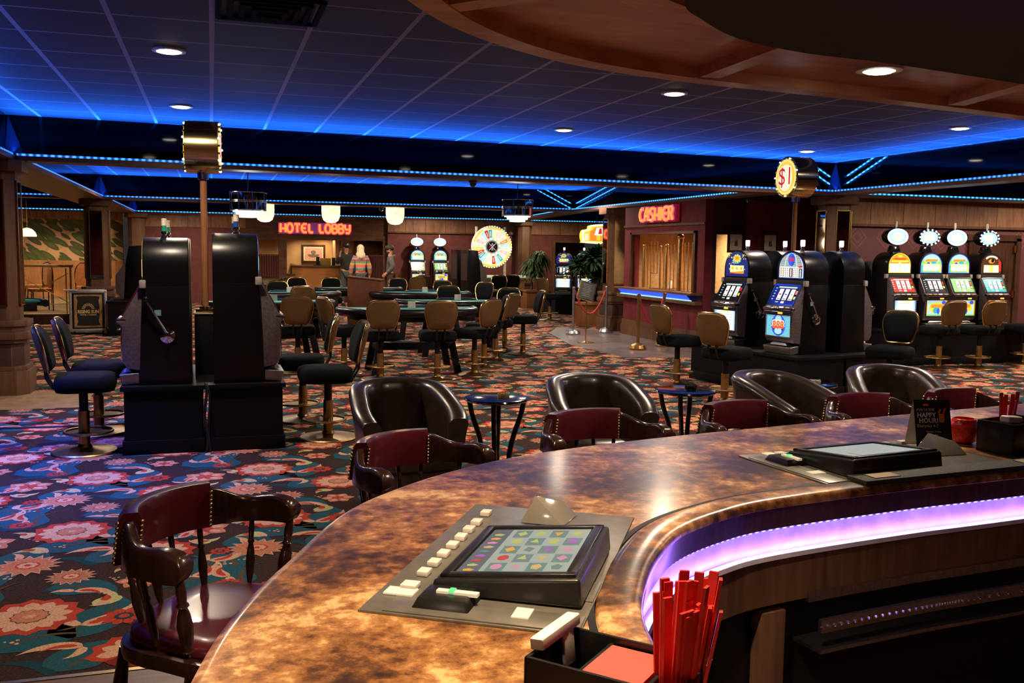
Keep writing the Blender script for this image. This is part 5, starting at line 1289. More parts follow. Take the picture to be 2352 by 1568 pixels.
neon('CASHIER', .235, lambda a, b, c: (-.08-c, -a-.03, b+.02), .020, (NEON, E('neon_pink_channel', (.9, .12, .30), .55)), t, 1.40)
# arcade sign
t = thing('marquee_sign', 'bright yellow marquee sign partly behind the brown column beside the cashier', 'sign', (10.15, 25.6, 1.86))
mb = MB(); mb.prism([(p.x, p.y) for p in crom([(.12, 0), (1.4, 0), (1.4, .52), (.35, .52), (.22, .40), (.05, .36), (0, .2), (.04, .04)], 4, True)], -.1, .1, axis='y'); mb.build('light_box', G_YEL, t, bev=.01)
mb = MB(); mb.tube([(p.x, -.105, p.y) for p in crom([(.12, .02), (1.38, .02), (1.38, .50), (.35, .50), (.22, .38), (.06, .34), (.02, .2), (.06, .05)], 4, True)], .022, 6, loop=True); mb.build('border_tube', E('marquee_border', (1, .92, .65), 4), t)
mb = MB(); mb.poly([(.25, -.104, .06), (1.3, -.104, .06), (1.3, -.104, .46), (.42, -.104, .46), (.25, -.104, .32)], OR); mb.poly([(.38, -.107, .22), (1.25, -.107, .22), (1.25, -.107, .44), (.45, -.107, .44)], WH)
for k in range(5): mb.poly([(.45+.16*k, -.11, .08), (.57+.16*k, -.11, .08), (.57+.16*k, -.11, .22), (.45+.16*k, -.11, .22)], YE_)
for k in range(4): mb.poly([(.50+.18*k, -.111, .26), (.62+.18*k, -.111, .26), (.60+.18*k, -.111, .42), (.54+.18*k, -.111, .42)], RE)
mb.poly([(.08, -.104, .08), (.20, -.104, .08), (.20, -.104, .26), (.08, -.104, .26)], CR)
mb.build('sign_art', GL, t, smooth=0)
mb = MB(); mb.tube([(.5, 0, .52), (.5, 0, ZC-1.86)], .012, 6); mb.tube([(1.2, 0, .52), (1.2, 0, ZC-1.86)], .012, 6); mb.build('hanger', BLACK, t)

# ------------------------------------------------------------------ hanging lamps
PAPER = E('lantern_paper', (1, .76, .48), 1.5, .25, 9)
def lantern(loc, label):
    t = thing('pendant_lantern', label, 'pendant lamp', loc, 0, 'pale round bottomed lanterns before the lobby')
    mb = MB(); mb.lathe([(0, 0), (.10, .012), (.17, .06), (.205, .15), (.215, .28), (.212, .44), (.20, .455)], 32)
    mb.build('shade', PAPER, t, smooth=60)
    mb = MB(); mb.lathe([(.205, .45), (.205, .47), (.0, .475)], 24); mb.tube([(0, 0, .47), (0, 0, ZC-loc[2])], .006, 6); mb.build('cap_and_cord', BRASS, t)
    l = bpy.data.lights.new('lantern_glow', 'POINT'); l.energy = 22; l.color = (1, .66, .36); l.shadow_soft_size = .2
    o = bpy.data.objects.new('lantern_glow', l); COL.objects.link(o); o.location = (loc[0], loc[1], loc[2]-.25)
    return t
lantern((1.20, 22.89, 2.19), 'pale glowing lantern behind the left chrome pendant lamp')
lantern((2.66, 22.42, 2.19), 'pale glowing lantern hanging over the HOTEL LOBBY sign')
lantern((4.08, 21.97, 2.17), 'pale glowing lantern to the right of the HOTEL LOBBY sign')
LAMPW = E('cool_lamp_glass', (.85, 1, .92), 1.7)
MIRC = M('blue_black_mirror', (.30, .32, .36), .06, 1)
def drum_pendant(loc, label, s=1.0):
    t = thing('pendant_lamp', label, 'pendant lamp', loc, 0, 'mirrored drum pendant lamps'); t.scale = (s, s, s)
    mb = MB(); mb.lathe([(.245, 0), (.255, .012), (.255, .255), (.245, .267), (.0, .267)], 40); mb.build('mirrored_drum', MIRC, t)
    mb = MB()
    for z in (.0, .125, .145, .262): mb.tube([(.26*cos(2*pi*i/40), .26*sin(2*pi*i/40), z) for i in range(40)], .007, 6, loop=True)
    mb.build('chrome_bands', CHROME, t)
    for k in range(8):
        a = 2*pi*k/8+.2; m = MB(); m.tube([(.262*cos(a), .262*sin(a), -.005), (.262*cos(a), .262*sin(a), .27)], .008, 6); m.build('bracket', CHROME, t)
    for r, z0, z1 in ((.225, -.022, 0), (.18, -.062, -.028), (.135, -.10, -.07)):
        mb = MB(); mb.lathe([(r*.7, z1), (r, z1), (r*.97, z0), (r*.6, z0-.003), (0, z0-.003)], 36); mb.build('lit_tier', LAMPW, t)
    mb = MB(); mb.tube([(0, 0, .267), (0, 0, (ZC-loc[2])/s)], .008, 8); mb.build('stem', CHROME, t)
    l = bpy.data.lights.new('pendant_glow', 'POINT'); l.energy = 14; l.color = (.9, 1, .93); l.shadow_soft_size = .15
    o = bpy.data.objects.new('pendant_glow', l); COL.objects.link(o); o.location = (loc[0], loc[1], loc[2]-.3)
    return t
drum_pendant((.53, 14.65, 2.15), 'mirrored drum pendant lamp above the left gaming table')
drum_pendant((4.94, 15.37, 2.20), 'mirrored drum pendant lamp left of the cashier')
t = thing('pendant_lamp', 'domed pale glass pendant lamp before the palm leaf wallpaper', 'pendant lamp', (-4.44, 26.73, 1.80))
mb = MB(); mb.lathe([(.215, 0), (.22, .03), (.19, .11), (.12, .185), (.03, .22), (0, .22)], 24); mb.build('glass_dome', PAPER, t); mb = MB(); mb.tube([(0, 0, .22), (0, 0, 1.1)], .01, 6); mb.build('stem', BRASS, t)

# ------------------------------------------------------------------ cashier fittings
t = thing('cashier_counter', 'wooden cashier counter shelf with a blue lit board beneath', 'counter', (7.8, 15.7, 0))
mb = MB(); mb.box((-.09, 0, .925), (.26, 3.16, .035)); mb.build('shelf', BROWN, t, bev=.006)
mb = MB(); mb.prism([(-.20, .905), (-.19, .905), (-.105, .815), (-.115, .815)], -1.38, 1.44, axis='y'); mb.build('lit_board', E('blue_lit_board', (.03, .10, .95), .9), t)
mb = MB(); mb.box((-.12, .03, .812), (.012, 2.9, .012)); mb.build('led_tape', E('cashier_led', (.15, .5, 1), 4), t); mb = MB(); mb.box((-.07, .02, .775), (.14, 3.2, .06)); mb.build('lower_ledge', BROWN, t, bev=.004)
gt = thing('cashier_grille', 'brass bar grille standing in the cashier window', 'grille', (7.95, 15.66, .945))
BRB = M('warm_brass_bars', (.70, .40, .15), .3, 1)
for y, h, r in ((1.05, .80, .035), (-.42, .95, .05), (.10, .80, .03), (.35, .78, .02)):
    mb = MB(); mb.tube([(0, y, 0), (0, y, h-.03)], r, 14); mb.ball((0, y, h), r*1.25, 12); mb.build('post', BRB, gt)
mb = MB()
for k in range(17):
    y = 1.02-.135*k; z1 = .82 if y > -.4 else .85
    if .44 < y < .80: z1 = .86+.04*cos((y-.62)/.18*pi/2)
    mb.tube([(0, y, 0 if not .45 < y < .75 else .28), (0, y, z1)], .009, 6)
for z in (.80,): mb.tube([(0, 1.05, z), (0, -1.2, z)], .009, 6)
mb.tube([(0, .45, .28), (0, .75, .28)], .009, 6)
mb.build('bars', BRB, gt)
for (y, z, sy, sz, c, nm, lb) in ((-.75, .28, .14, .50, (.62, .55, .40), 'paper_rack', 'pale paper rack behind the cashier bars'), (-.98, .42, .22, .42, (.55, .10, .06), 'wall_poster', 'red and white poster on the rear wall of the cashier booth'), (.55, .07, .12, .14, (.75, .72, .66), 'desk_calendar', 'white desk calendar in the cashier window')):
    mb = MB(); mb.box((0, 0, 0), (.04 if 'rack' not in nm else .2, sy, sz))
    if nm == 'wall_poster': mb.box((-.022, .05, 0), (.004, .08, sz*.9), 1)
    else:
        for k in range(5): mb.box((-.02 if 'rack' not in nm else -.101, 0, -sz/2+sz*(k+.5)/5), (.006, sy*.85, .004), 1)
    o = mb.build(nm, [M(nm+'_paper', c, .7), M(nm+'_ink', (.6, .55, .5) if nm == 'wall_poster' else (.2, .12, .08), .7)], bev=.003); o.location = (8.25 if nm != 'wall_poster' else 9.2, 15.66+y, .945+z+ (.3 if nm == 'wall_poster' else 0)); tag(o, lb, nm.split('_')[1])
mb = MB(); mb.box((8.5, 15.66, .46), (.55, 2.8, .92)); o = mb.build('booth_desk', BROWN, bev=.01); tag(o, 'brown desk inside the cashier booth behind the bars', 'desk')
def spot(x, y, z, e, col=(1, .75, .45), size=140, r=.08, tx=0, ty=0, name='interior_spot'):
    l = bpy.data.lights.new(name, 'SPOT'); l.energy = e; l.color = col; l.spot_size = radians(size); l.spot_blend = .8; l.shadow_soft_size = r
    o = bpy.data.objects.new(name, l); COL.objects.link(o); o.location = (x, y, z)
    if tx or ty: o.rotation_euler = Vector((tx, ty, -1)).to_track_quat('-Z', 'Y').to_euler()
    return o
spot(8.6, 15.6, 2.38, 380); spot(3.6, 25.0, 2.9, 160)  # booth interior spot, then an unseen spot added to brighten the people
# opening right of the booth, pictures in the recess
for x, y, lb in ((8.30, 13.93, 'small framed white picture on the burgundy recess wall, left one'), (8.95, 13.93, 'small framed picture on the burgundy recess wall, right one')):
    t = thing('picture', lb, 'picture', (x, 13.97, 1.80)); mb = MB(); mb.box((0, 0, 0), (.30, .03, .34)); mb.build('frame', DARKW, t, bev=.004)
    mb = MB(); mb.box((0, -.017, 0), (.22, .004, .26)); mb.build('mat', M('picture_mat', (.62, .56, .48), .6), t)
    mb = MB(); mb.poly([(-.03, -.0195, -.06), (.04, -.0195, -.06), (.02, -.0195, .05), (.0, -.0195, .02), (-.02, -.0195, .04)]); mb.build('drawing', M('picture_ink', (.10, .08, .07), .6), t, smooth=0)

# ------------------------------------------------------------------ rope stanchions
def stanchion(loc, mat, label, h=.93):
    t = thing('rope_stanchion', label, 'stanchion', loc, 0, 'rope stanchions before the cashier')
    mb = MB(); mb.lathe([(.14, 0), (.145, .03), (.12, .08), (.05, .11), (.03, .115)], 28); mb.build('base', mat, t); mb = MB(); mb.lathe([(.026, .11), (.026, h-.04)], 16); mb.build('post', mat, t)
    mb = MB(); mb.lathe([(.034, h-.04), (.034, h-.01), (.022, h), (0, h+.002)], 16); mb.build('cap', mat, t); return t
SILV = M('dull_silver', (.40, .40, .41), .35, 1); BRZ = M('bronze_gold', (.36, .20, .07), .35, .9)
P_ = [(6.70, 17.2, SILV, 'silver'), (7.50, 17.45, SILV, 'silver'), (6.74, 14.33, BRZ, 'bronze'), (7.42, 14.75, BRZ, 'bronze')]
for (x, y, m, n_), lb in zip(P_, ('silver rope stanchion standing left of the sign stand', 'silver rope stanchion next to the planter by the cashier', 'bronze rope stanchion nearest the camera before the cashier', 'bronze rope stanchion close to the cashier wall, behind a stool')): stanchion((x, y, 0), m, lb)
ROPE = M('red_velvet_rope', (.50, .035, .045), .7)
for a, b_, sag, lb in ((P_[0], P_[1], .45, 'red rope hanging between the two silver stanchions'), (P_[2], P_[3], .42, 'red rope hanging between the two bronze stanchions')):
    mb = MB(); A = Vector((a[0], a[1], .85)); B = Vector((b_[0], b_[1], .85)); d = (B-A).normalized()*.03; A += d; B -= d
    mb.tube([A.lerp(B, i/20)-Vector((0, 0, sag*(1-(2*i/20-1)**2))) for i in range(21)], .017, 8)
    o = mb.build('velvet_rope', ROPE); tag(o, lb, 'rope')
t = thing('sign_stand', 'gold sign stand with a tilted dark board before the cashier', 'sign stand', (6.32, 15.6, 0), radians(-20))
mb = MB(); mb.lathe([(.15, 0), (.15, .015), (.05, .03), (.02, .04)], 24); mb.build('base', BRASS, t); mb = MB(); mb.lathe([(.011, .03), (.011, .80)], 10); mb.build('post', BRASS, t)
mb = MB(); mb.T = Matrix.Translation((0, -.02, .92)) @ Matrix.Rotation(radians(14), 4, 'Y') @ Matrix.Rotation(radians(-38), 4, 'X'); mb.box((0, 0, 0), (.30, .02, .40)); bd = mb.build('board_frame', BRASS, t, bev=.004)
mb2 = MB(); mb2.T = mb.T; mb2.box((0, -.011, 0), (.26, .004, .36)); 
for k in range(8): mb2.box((0, -.0135, .13-.035*k), (.16-.02*(k % 3), .001, .009), 1)
mb2.build('message_board', [M('grey_letter_board', (.05, .05, .045), .5), M('pale_letters', (.22, .22, .2), .6)], bd)

# ------------------------------------------------------------------ plants
LEAF = M('palm_leaf_green', (.035, .085, .025), .5, var=.5, scale=9, spec=.3); LEAFD = M('dark_leaf_green', (.012, .036, .014), .6, var=.5, scale=9, spec=.12); TRUNK = M('brown_trunk', (.10, .045, .02), .8, bump=.5, scale=40)
LEAFO = M('olive_palm_green', (.09, .10, .03), .55, var=.4, scale=9)
def crown(name, c, r, n, mat, par, seed, droop=.7, lw=.05, ball=False):
    rr = random.Random(seed); mb = MB()
    for k in range(n):
        a = rr.uniform(0, 2*pi); el = rr.uniform(-.5, 1.3); L_ = r*rr.uniform(.7, 1.05); d = Vector((cos(a)*cos(el), sin(a)*cos(el), sin(el))); side = Vector((-sin(a), cos(a), 0))
        pts = []
        for i in range(5):
            q = i/4; p = Vector(c)+d*L_*q+Vector((0, 0, -droop*L_*q*q)); w_ = lw*r*sin(pi*(.12+.88*(1-q)))*(1-.2*q)+.002
            pts.append((p+side*w_+Vector((0, 0, -.3*w_)), p+Vector((0, 0, .2*w_)), p-side*w_+Vector((0, 0, -.3*w_))))
        for i in range(4):
            for j in (0, 1): mb.poly([tuple(pts[i][j]), tuple(pts[i][j+1]), tuple(pts[i+1][j+1]), tuple(pts[i+1][j])])
    return mb.build(name, mat, par, smooth=60)
def planter(loc, label, box, trees, mat=LEAF, boxm=None, sd=1, dr=.8):
    t = thing('potted_palm', label, 'potted plant', loc)
    mb = MB(); mb.box((0, 0, box[2]/2), box); mb.box((0, 0, box[2]-.02), (box[0]+.05, box[1]+.05, .05)); mb.build('planter_box', boxm or PLW, t, bev=.006)
    for i, (x, y, h, r, n) in enumerate(trees):
        mb = MB(); mb.tube([(x, y, box[2]-.02), (x+.02, y, (box[2]+h)/2), (x, y, h)], [.035, .028, .022], 8); mb.build('trunk', TRUNK, t)
        crown('crown', (x, y, h), r, n, mat, t, sd+i, dr, .085)
    return t
PLW = wood('planter_wood', (.30, .12, .05), (.18, .07, .03), .5)
planter((7.95, 19.35, 0), 'wooden planter of dark green palms beside the cashier', (.62, .55, .50), [(.0, -.1, 1.45, .48, 130), (-.26, .05, 1.30, .40, 110), (.14, -.15, 1.05, .36, 90), (.22, .1, 1.55, .42, 100)], LEAFD, sd=3, dr=.35)
planter((8.80, 25.6, 0), 'wooden planter of bright green palms against the far back wall', (.72, .6, .50), [(-.12, 0, 1.30, .42, 120), (.14, .1, 1.52, .42, 120), (.02, -.1, 1.12, .34, 90)], LEAF, sd=9, dr=.95)
# feathery palm by the lobby
t = thing('potted_palm', 'feathery green palm plant left of the hotel lobby desk', 'potted plant', (1.56, 26.9, 0))
mb = MB(); mb.lathe([(.16, 0), (.22, .30), (.23, .32), (.20, .32), (0, .28)], 20); mb.build('pot', M('brown_pot', (.10, .05, .03), .5), t)
rr = random.Random(2)
for k in range(14):
    a = 2*pi*k/14+rr.uniform(-.2, .2); L_ = rr.uniform(.7, 1.0); el = rr.uniform(.5, 1.3); mb = MB(); pts = []
    for i in range(8):
        q = i/7; pts.append(Vector((cos(a)*cos(el)*L_*q, sin(a)*cos(el)*L_*q, .30+sin(el)*L_*q*1.1-.45*L_*q*q)))
    mb.tube(pts, .008, 5)
    for i in range(1, 8):
        for h_ in range(3):
            p = pts[i].lerp(pts[i-1], h_/3); d = (pts[i]-pts[i-1]).normalized()
            for s in (-1, 1):
                sd_ = Vector((-sin(a), cos(a), 0))*s; e_ = p+sd_*.17+d*.10-Vector((0, 0, .06)); n_ = d*.014
                mb.poly([tuple(p-n_), tuple(p+n_), tuple(e_.lerp(p, .3)+n_*1.3), tuple(e_)])
    mb.build('frond', LEAFO, t, smooth=60)

# ------------------------------------------------------------------ hotel lobby
ORW = wood('orange_desk_wood', (.52, .23, .06), (.38, .15, .04), .4, axis=0)
t = thing('reception_desk', 'orange wooden reception desk inside the hotel lobby', 'desk', (2.9, 29.05, 0))
mb = MB(); mb.box((.08, 0, .52), (1.42, .5, 1.04)); mb.build('desk_front', ORW, t); mb = MB(); mb.box((.10, -.02, 1.06), (1.46, .58, .05)); mb.build('desk_top', BROWN, t, bev=.006)
mb = MB(); mb.box((-.76, -.02, .40), (.34, .5, .80)); mb.build('side_unit', ORW, t); mb = MB(); mb.box((-.74, -.05, .82), (.40, .56, .04)); mb.build('side_top', BROWN, t, bev=.004)
mb = MB(); mb.T = Matrix.Translation((2.25, 28.95, .845)) @ Matrix.Rotation(.25, 4, 'Y') @ Matrix.Rotation(-.15, 4, 'X'); mb.box((0, 0, .15), (.18, .05, .30)); mb.box((0, -.028, .15), (.13, .004, .22), 1)
o = mb.build('brochure_holder', [M('yellow_brochure', (.55, .36, .10), .6), M('brochure_print', (.35, .22, .06), .6)], bev=.003); tag(o, 'yellow brochure holder on the low end of the reception desk', 'brochure holder')
mb = MB(); mb.box((0, 0, .13), (.10, .10, .26)); mb.box((-.02, 0, .012), (.24, .16, .024)); o = mb.build('desk_terminal', BLACK, bev=.01); o.location = (3.05, 29.05, 1.085); tag(o, 'black upright device in the middle of the reception desk', 'office equipment')
mb = MB(); mb.box((0, 0, .12), (.10, .10, .24)); o = mb.build('desk_speaker', BLACK, bev=.01); o.location = (3.52, 29.05, 1.085); tag(o, 'small black box at the right end of the reception desk', 'office equipment')
mb = MB(); mb.box((0, 0, .11), (.32, .03, .22)); o = mb.build('paper_tray', M('olive_folder', (.35, .22, .05), .6), bev=.005); o.location = (3.28, 29.08, 1.085); tag(o, 'olive folder standing on the reception desk', 'folder')
t = thing('picture', 'large framed picture with a pink field on the lobby wall', 'picture', (3.12, 31.05, 1.42))
mb = MB(); mb.box((0, 0, 0), (.76, .05, .58)); mb.build('frame', DARKW, t, bev=.008)
mb = MB(); mb.box((0, -.027, 0), (.62, .004, .44)); mb.build('white_mat', M('white_mat', (.75, .70, .62), .6), t)
mb = MB(); mb.box((0, -.031, 0), (.55, .004, .38)); mb.build('pink_field', M('pink_field', (.62, .34, .30), .6), t)
mb = MB()
for (x, z, a, b_) in ((0, .05, .085, .06), (-.09, -.06, .08, .04), (.09, -.06, .08, .04), (0, -.07, .09, .045), (-.14, -.03, .05, .02), (.14, -.03, .05, .02), (0, -.01, .06, .03)): mb.poly([(x+a*cos(2*pi*i/16), -.0335-.0003*len(mb.f), z+b_*sin(2*pi*i/16)) for i in range(16)])
mb.build('grey_motif', M('grey_motif', (.16, .13, .12), .6, var=.4, scale=40), t, smooth=0)
spot(2.75, 30.5, 2.15, 60, (1, .72, .38), 130, .05); spot(3.45, 30.6, 2.15, 60, (1, .72, .38), 130, .05); spot(1.3, 30.0, 2.15, 40, (1, .72, .42)); spot(4.6, 30.0, 2.15, 45, (1, .72, .42)); spot(2.9, 28.85, 2.15, 25, (1, .72, .42))
for x, lb in ((2.3, 'left'), (3.45, 'right')): pass
for x0, x1, lb in ((1.18, 1.87, 'brass rod with short curtain in the left lobby opening'), (3.95, 4.93, 'brass rod with short curtain in the right lobby opening')):
    t = thing('curtain_rail', lb, 'curtain', ((x0+x1)/2, YB+.02, 0)); w_ = (x1-x0)/2
    mb = MB(); mb.tube([(-w_, -.02, 1.40), (w_, -.02, 1.40)], .010, 8); mb.build('rod', BRASS, t)
    mb = MB(); n_ = 40; top = []; bot = []
    X_ = (-w_, w_) if x0 < 2 else (.0, w_)
    for i in range(n_+1): 
        x = X_[0]+(X_[1]-X_[0])*i/n_; y = -.02+.018*sin(i*1.6); top.append((x, y, 1.385)); bot.append((x, y*1.2, .62 if x0 > 2 else .75))
    for i in range(n_): mb.poly([top[i], top[i+1], bot[i+1], bot[i]])
    mb.build('curtain', M('maroon_curtain', (.10, .025, .02), .8), t, smooth=60)
mb = MB(); mb.box((4.86, 30.9, 1.0), (.9, .05, 2.0)); d2 = struct(mb.build('door_2', DARKW), 'dark door inside the lobby')

# ------------------------------------------------------------------ money wheel
t = thing('money_wheel', 'big lit money wheel with coloured segments at the back wall', 'wheel of fortune', (7.95, 27.2, 1.71))
R0 = .60
mb = MB(); mb.T = Matrix.Rotation(pi/2, 4, 'X'); mb.lathe([(0, -.04), (R0+.02, -.04), (R0+.03, .0), (R0, .03), (0, .03)], 64); mb.build('wheel_disc', M('pale_wheel_rim', (.75, .72, .65), .4), t)
mb = MB(); cols = [SK, OR, WH, WH, CR, LI, TE, RE, SK, WH, PK, WH, YE_, RE, TE, SK, WH, WH, RE, SK, TE, WH, PK, WH]
def ring(r0, r1, a0, a1, y, mi, n=4):
    P = [(r0*cos(a0+(a1-a0)*i/n), y, r0*sin(a0+(a1-a0)*i/n)) for i in range(n+1)]+[(r1*cos(a1-(a1-a0)*i/n), y, r1*sin(a1-(a1-a0)*i/n)) for i in range(n+1)]; mb.poly(P, mi)
for k in range(24):
    a = 2*pi*k/24; ring(.535, .585, a, a+2*pi/24, -.052, (GR, YE_, OR, LI)[k % 4] if k % 2 else YE_); ring(.20, .535, a, a+2*pi/24, -.052, PA if k % 2 else CR); ring(.27, .51, a+.02, a+2*pi/24-.02, -.0535, cols[k] if cols[k] != WH else CR); ring(.32, .46, a+.105, a+2*pi/24-.105, -.055, CR if cols[k] not in (WH, CR) else PK)
mb.build('segments', GL, t, smooth=0)
mb = MB(); mb.T = Matrix.Rotation(pi/2, 4, 'X'); mb.lathe([(.16, .05), (.155, .075), (0, .08)], 32); hb = mb.build('hub', M('navy_hub', (.015, .012, .04), .3), t)
mb = MB()
for k, c in enumerate((WH, RE, WH, RE)):
    a = pi/2+k*pi/2; cx, cz = .075*cos(a), .075*sin(a); mb.tube([(cx+.035*cos(q), -.083, cz+.042*sin(q)) for q in (pi/2, pi*1.2, pi*1.8)], .005, 5, c, True)
mb.tube([(-.10, -.083, -.10), (.10, -.083, .10)], .005, 5, WH); mb.tube([(.10, -.083, -.10), (-.10, -.083, .10)], .005, 5, CR); mb.build('card_suit_marks', GL, hb)
for k in range(48):
    a = 2*pi*k/48; m = MB(); m.ball(((R0+.012)*cos(a), -.045, (R0+.012)*sin(a)), .013, 6, 0, 4); m.build('rim_bulb', E('wheel_bulb', (1, .95, .82), 4), t)
for sx in (-.44, .44):
    mb = MB(); mb.tube([(sx, .10, -1.71), (sx, .10, .60)], .045, 12); mb.build('post', M('cream_post', (.6, .54, .42), .4), t)
mb = MB(); mb.box((0, .11, -1.0), (1.0, .07, .25)); mb.build('cross_board', M('olive_board', (.30, .24, .10), .5), t)
t = thing('wheel_table', 'narrow pale topped table in front of the money wheel', 'table', (8.0, 26.35, 0))
mb = MB(); mb.box((0, 0, .86), (1.5, .5, .06)); mb.build('glass_top', E('lit_glass_top', (.75, .80, .60), .55), t, bev=.01); mb = MB(); mb.box((0, .05, .60), (1.35, .36, .45)); mb.build('body', M('olive_gold_board', (.26, .18, .07), .5), t)
for s in (-.6, .6):
    mb = MB(); mb.lathe([(.05, 0), (.04, .1), (.075, .25), (.04, .36), (.06, .40)], 14, (s, 0, 0)); mb.build('leg', DARKW, t)

# ------------------------------------------------------------------ far slot machines and black cabinets
wall_slots = [o for o in COL.objects if o.parent is None and o.name.startswith('slot_machine') and 'topper' in o['label']]
dup(wall_slots[1], (5.85, 28.0, .45), 0, 'far lit slot machine with a burst topper, left one by the back wall', 'far slot machines')
dup(wall_slots[1], (6.55, 28.0, .45), 0, 'far lit slot machine with a burst topper, right one by the back wall', 'far slot machines')
sm = [o for o in COL.objects if o.parent is None and o.name.startswith('slot_machine') and 'smiling' in o['label']][0]
slot_stand((6.2, 27.9, 0), 0, 'black stand under the two far lit slot machines', 1.5, .8, .45)
slot_stand((9.25, 23.3, 0), .15, 'black stand of the far island behind the rope stanchions', 1.9, .8, .50)
for x, y, dx, dy, z, lb in ((8.75, 23.2, -.45, -1, .50, 'far lit slot machine behind the planter of palms, left one'), (9.35, 23.3, -.3, -1, .50, 'far lit slot machine behind the planter of palms, middle one'), (9.95, 23.4, -.2, -1, .50, 'far lit slot machine behind the planter of palms, right one'),
                      (6.55, 25.2, -.7, -1, .30, 'narrow lit slot machine beside the black cabinets before the wheel, left one'), (6.95, 25.6, -.7, -1, .30, 'narrow lit slot machine beside the black cabinets before the wheel, right one')):
    o = dup(sm, (x, y, z), face(dx, dy), lb, 'far slot machines'); o.scale = (.92,)*3
slot_stand((6.8, 25.4, 0), .6, 'low black stand under the narrow lit slot machines', 1.1, .6, .30)
def cabinet(loc, rz, label, h=1.0):
    t = thing('game_cabinet', label, 'game cabinet', loc, rz, 'flat topped black game cabinets')
    mb = MB(); mb.prism([(-.12, 0), (.22, 0), (.22, h), (-.02, h-.02), (-.07, .72)], -.24, .24, axis='x'); mb.build('body', SIDE, t, bev=.006)
    mb = MB(); mb.prism([(-.07, .72), (-.24, .48), (-.26, .44), (-.26, .14), (-.18, .05), (-.12, .05)], -.22, .22, axis='x'); mb.build('front_door', GREYM, t, bev=.006)
    mb = MB(); mb.box((0, .05, .012), (.6, .66, .024)); mb.build('base_board', BLACK, t)
    mb = MB(); mb.box((0, .223, .6), (.40, .004, .62)); mb.build('rear_door', M('dark_grey_steel', (.05, .05, .055), .4, .5), t); return t
kb = cabinet((5.80, 21.35, .62), face(1, .1), 'flat topped black cabinet in front of the money wheel, nearer one')
dup(kb, (5.85, 22.5, .62), face(1, .1), 'flat topped black cabinet in front of the money wheel, farther one')
dup(kb, (-1.38, 18.7, .62), face(-1, .1), 'flat topped black cabinet beside the logo cart')
slot_stand((5.72, 21.9, 0), .05, 'black stand under the cabinets before the money wheel', .75, 2.0, .62)
slot_stand((-1.42, 18.7, 0), .0, 'black stand beside the logo cart', .72, .9, .62)

# ------------------------------------------------------------------ logo cart
t = thing('cart', 'silver edged rolling cart with a black and gold RISING SUN panel', 'cart', (-2.13, 18.55, 0), radians(6))
mb = MB(); mb.box((0, .25, .43), (.60, .50, .68)); mb.build('case', BLACK, t, bev=.005)
ALU = M('aluminium_edge', (.50, .48, .46), .35, .7)
mb = MB()
for x in (-.29, .29):
    for y in (0.01, .49): mb.box((x, y, .43), (.045, .045, .72))
for z in (.085, .775):
    for y in (0.01, .49): mb.box((0, y, z), (.62, .045, .045))
    for x in (-.29, .29): mb.box((x, .25, z), (.045, .5, .045))
mb.box((-.28, .12, .80), (.24, .30, .018)); mb.build('edge_frame', ALU, t, bev=.005)
mb = MB(); mb.box((0, -.004, .43), (.50, .012, .62), 0); mb.box((0, -.012, .43), (.46, .006, .585), 1)
pl = crom([(-.17, .19), (-.195, .25), (-.15, .265), (-.06, .27), (.06, .27), (.15, .265), (.195, .25), (.17, .19), (.185, .1), (.185, -.1), (.17, -.19), (.195, -.25), (.15, -.265), (0, -.27), (-.15, -.265), (-.195, -.25), (-.17, -.19), (-.185, -.1), (-.185, .1)], 2, True)
mb.poly([(p.x, -.0165, .43+p.y) for p in pl], 0)
mb.build('front_panel', [M('panel_black', (.012, .010, .008), .4), M('gold_panel', (.42, .25, .09), .45, .3, var=.3, scale=30)], t, smooth=0)
mb = MB(); fy = -.0185
text_mesh(mb, 'RISING SUN', .066, lambda a, b, c: (a, fy, .415+b*1.25), 0, off=.0022); text_mesh(mb, 'HOTEL + CASINO', .034, lambda a, b, c: (a, fy, .36+b), 0, off=.0008)
for k in range(11):
    a = pi*(k+.5)/11; d = Vector((cos(a), sin(a))); n_ = Vector((-d.y, d.x))*.006
    c = Vector((0, .465)); p = [c+d*.055-n_*.6, c+d*.055+n_*.6, c+d*.105+n_, c+d*.105-n_]; mb.poly([(q.x*1.0, fy, q.y*1.0) for q in p], 0)
mb.build('logo', M('bright_gold_ink', (.75, .52, .20), .5), t, smooth=0)
for sx in (-.24, .24):
    for y in (.06, .44):
        mb = MB(); mb.T = Matrix.Translation((sx, y, .033)) @ Matrix.Rotation(pi/2, 4, 'Y'); mb.lathe([(.033, -.012), (.033, .012)], 14); mb.T = Matrix.Identity(4); mb.box((sx, y, .055), (.03, .03, .04)); mb.build('caster', BLACK, t)

# ------------------------------------------------------------------ dining area
t = thing('railing', 'brass railing with crossed bars along the dining area', 'railing', (-2.75, 21.25, .18))
BRW = M('aged_brass', (.55, .34, .11), .45, .4)
for k, x in enumerate((0, -1.05, -2.10, -3.15, -4.2)):
    mb = MB(); mb.tube([(x, 0, .02), (x, 0, 1.0)], .025, 10); mb.tube([(x-.09, 0, .02), (x-.09, 0, .95)], .014, 8); mb.build('post', BRW, t)
    if k:
        mb = MB(); mb.tube([(x, 0, .25), (x+1.0, 0, .85)], .008, 6); mb.tube([(x, 0, .85), (x+1.0, 0, .25)], .008, 6); mb.tube([(x, 0, .22), (x+1, 0, .22)], .008, 6); mb.build('crossed_bars', BRW, t)
mb = MB(); mb.tube([(.05, 0, 1.0), (-4.3, 0, 1.0)], .03, 10); mb.build('hand_rail', M('oak_rail', (.50, .27, .10), .4), t); mb = MB(); mb.box((-2.1, 0, .012), (4.4, .10, .025)); mb.build('sill', BRW, t)
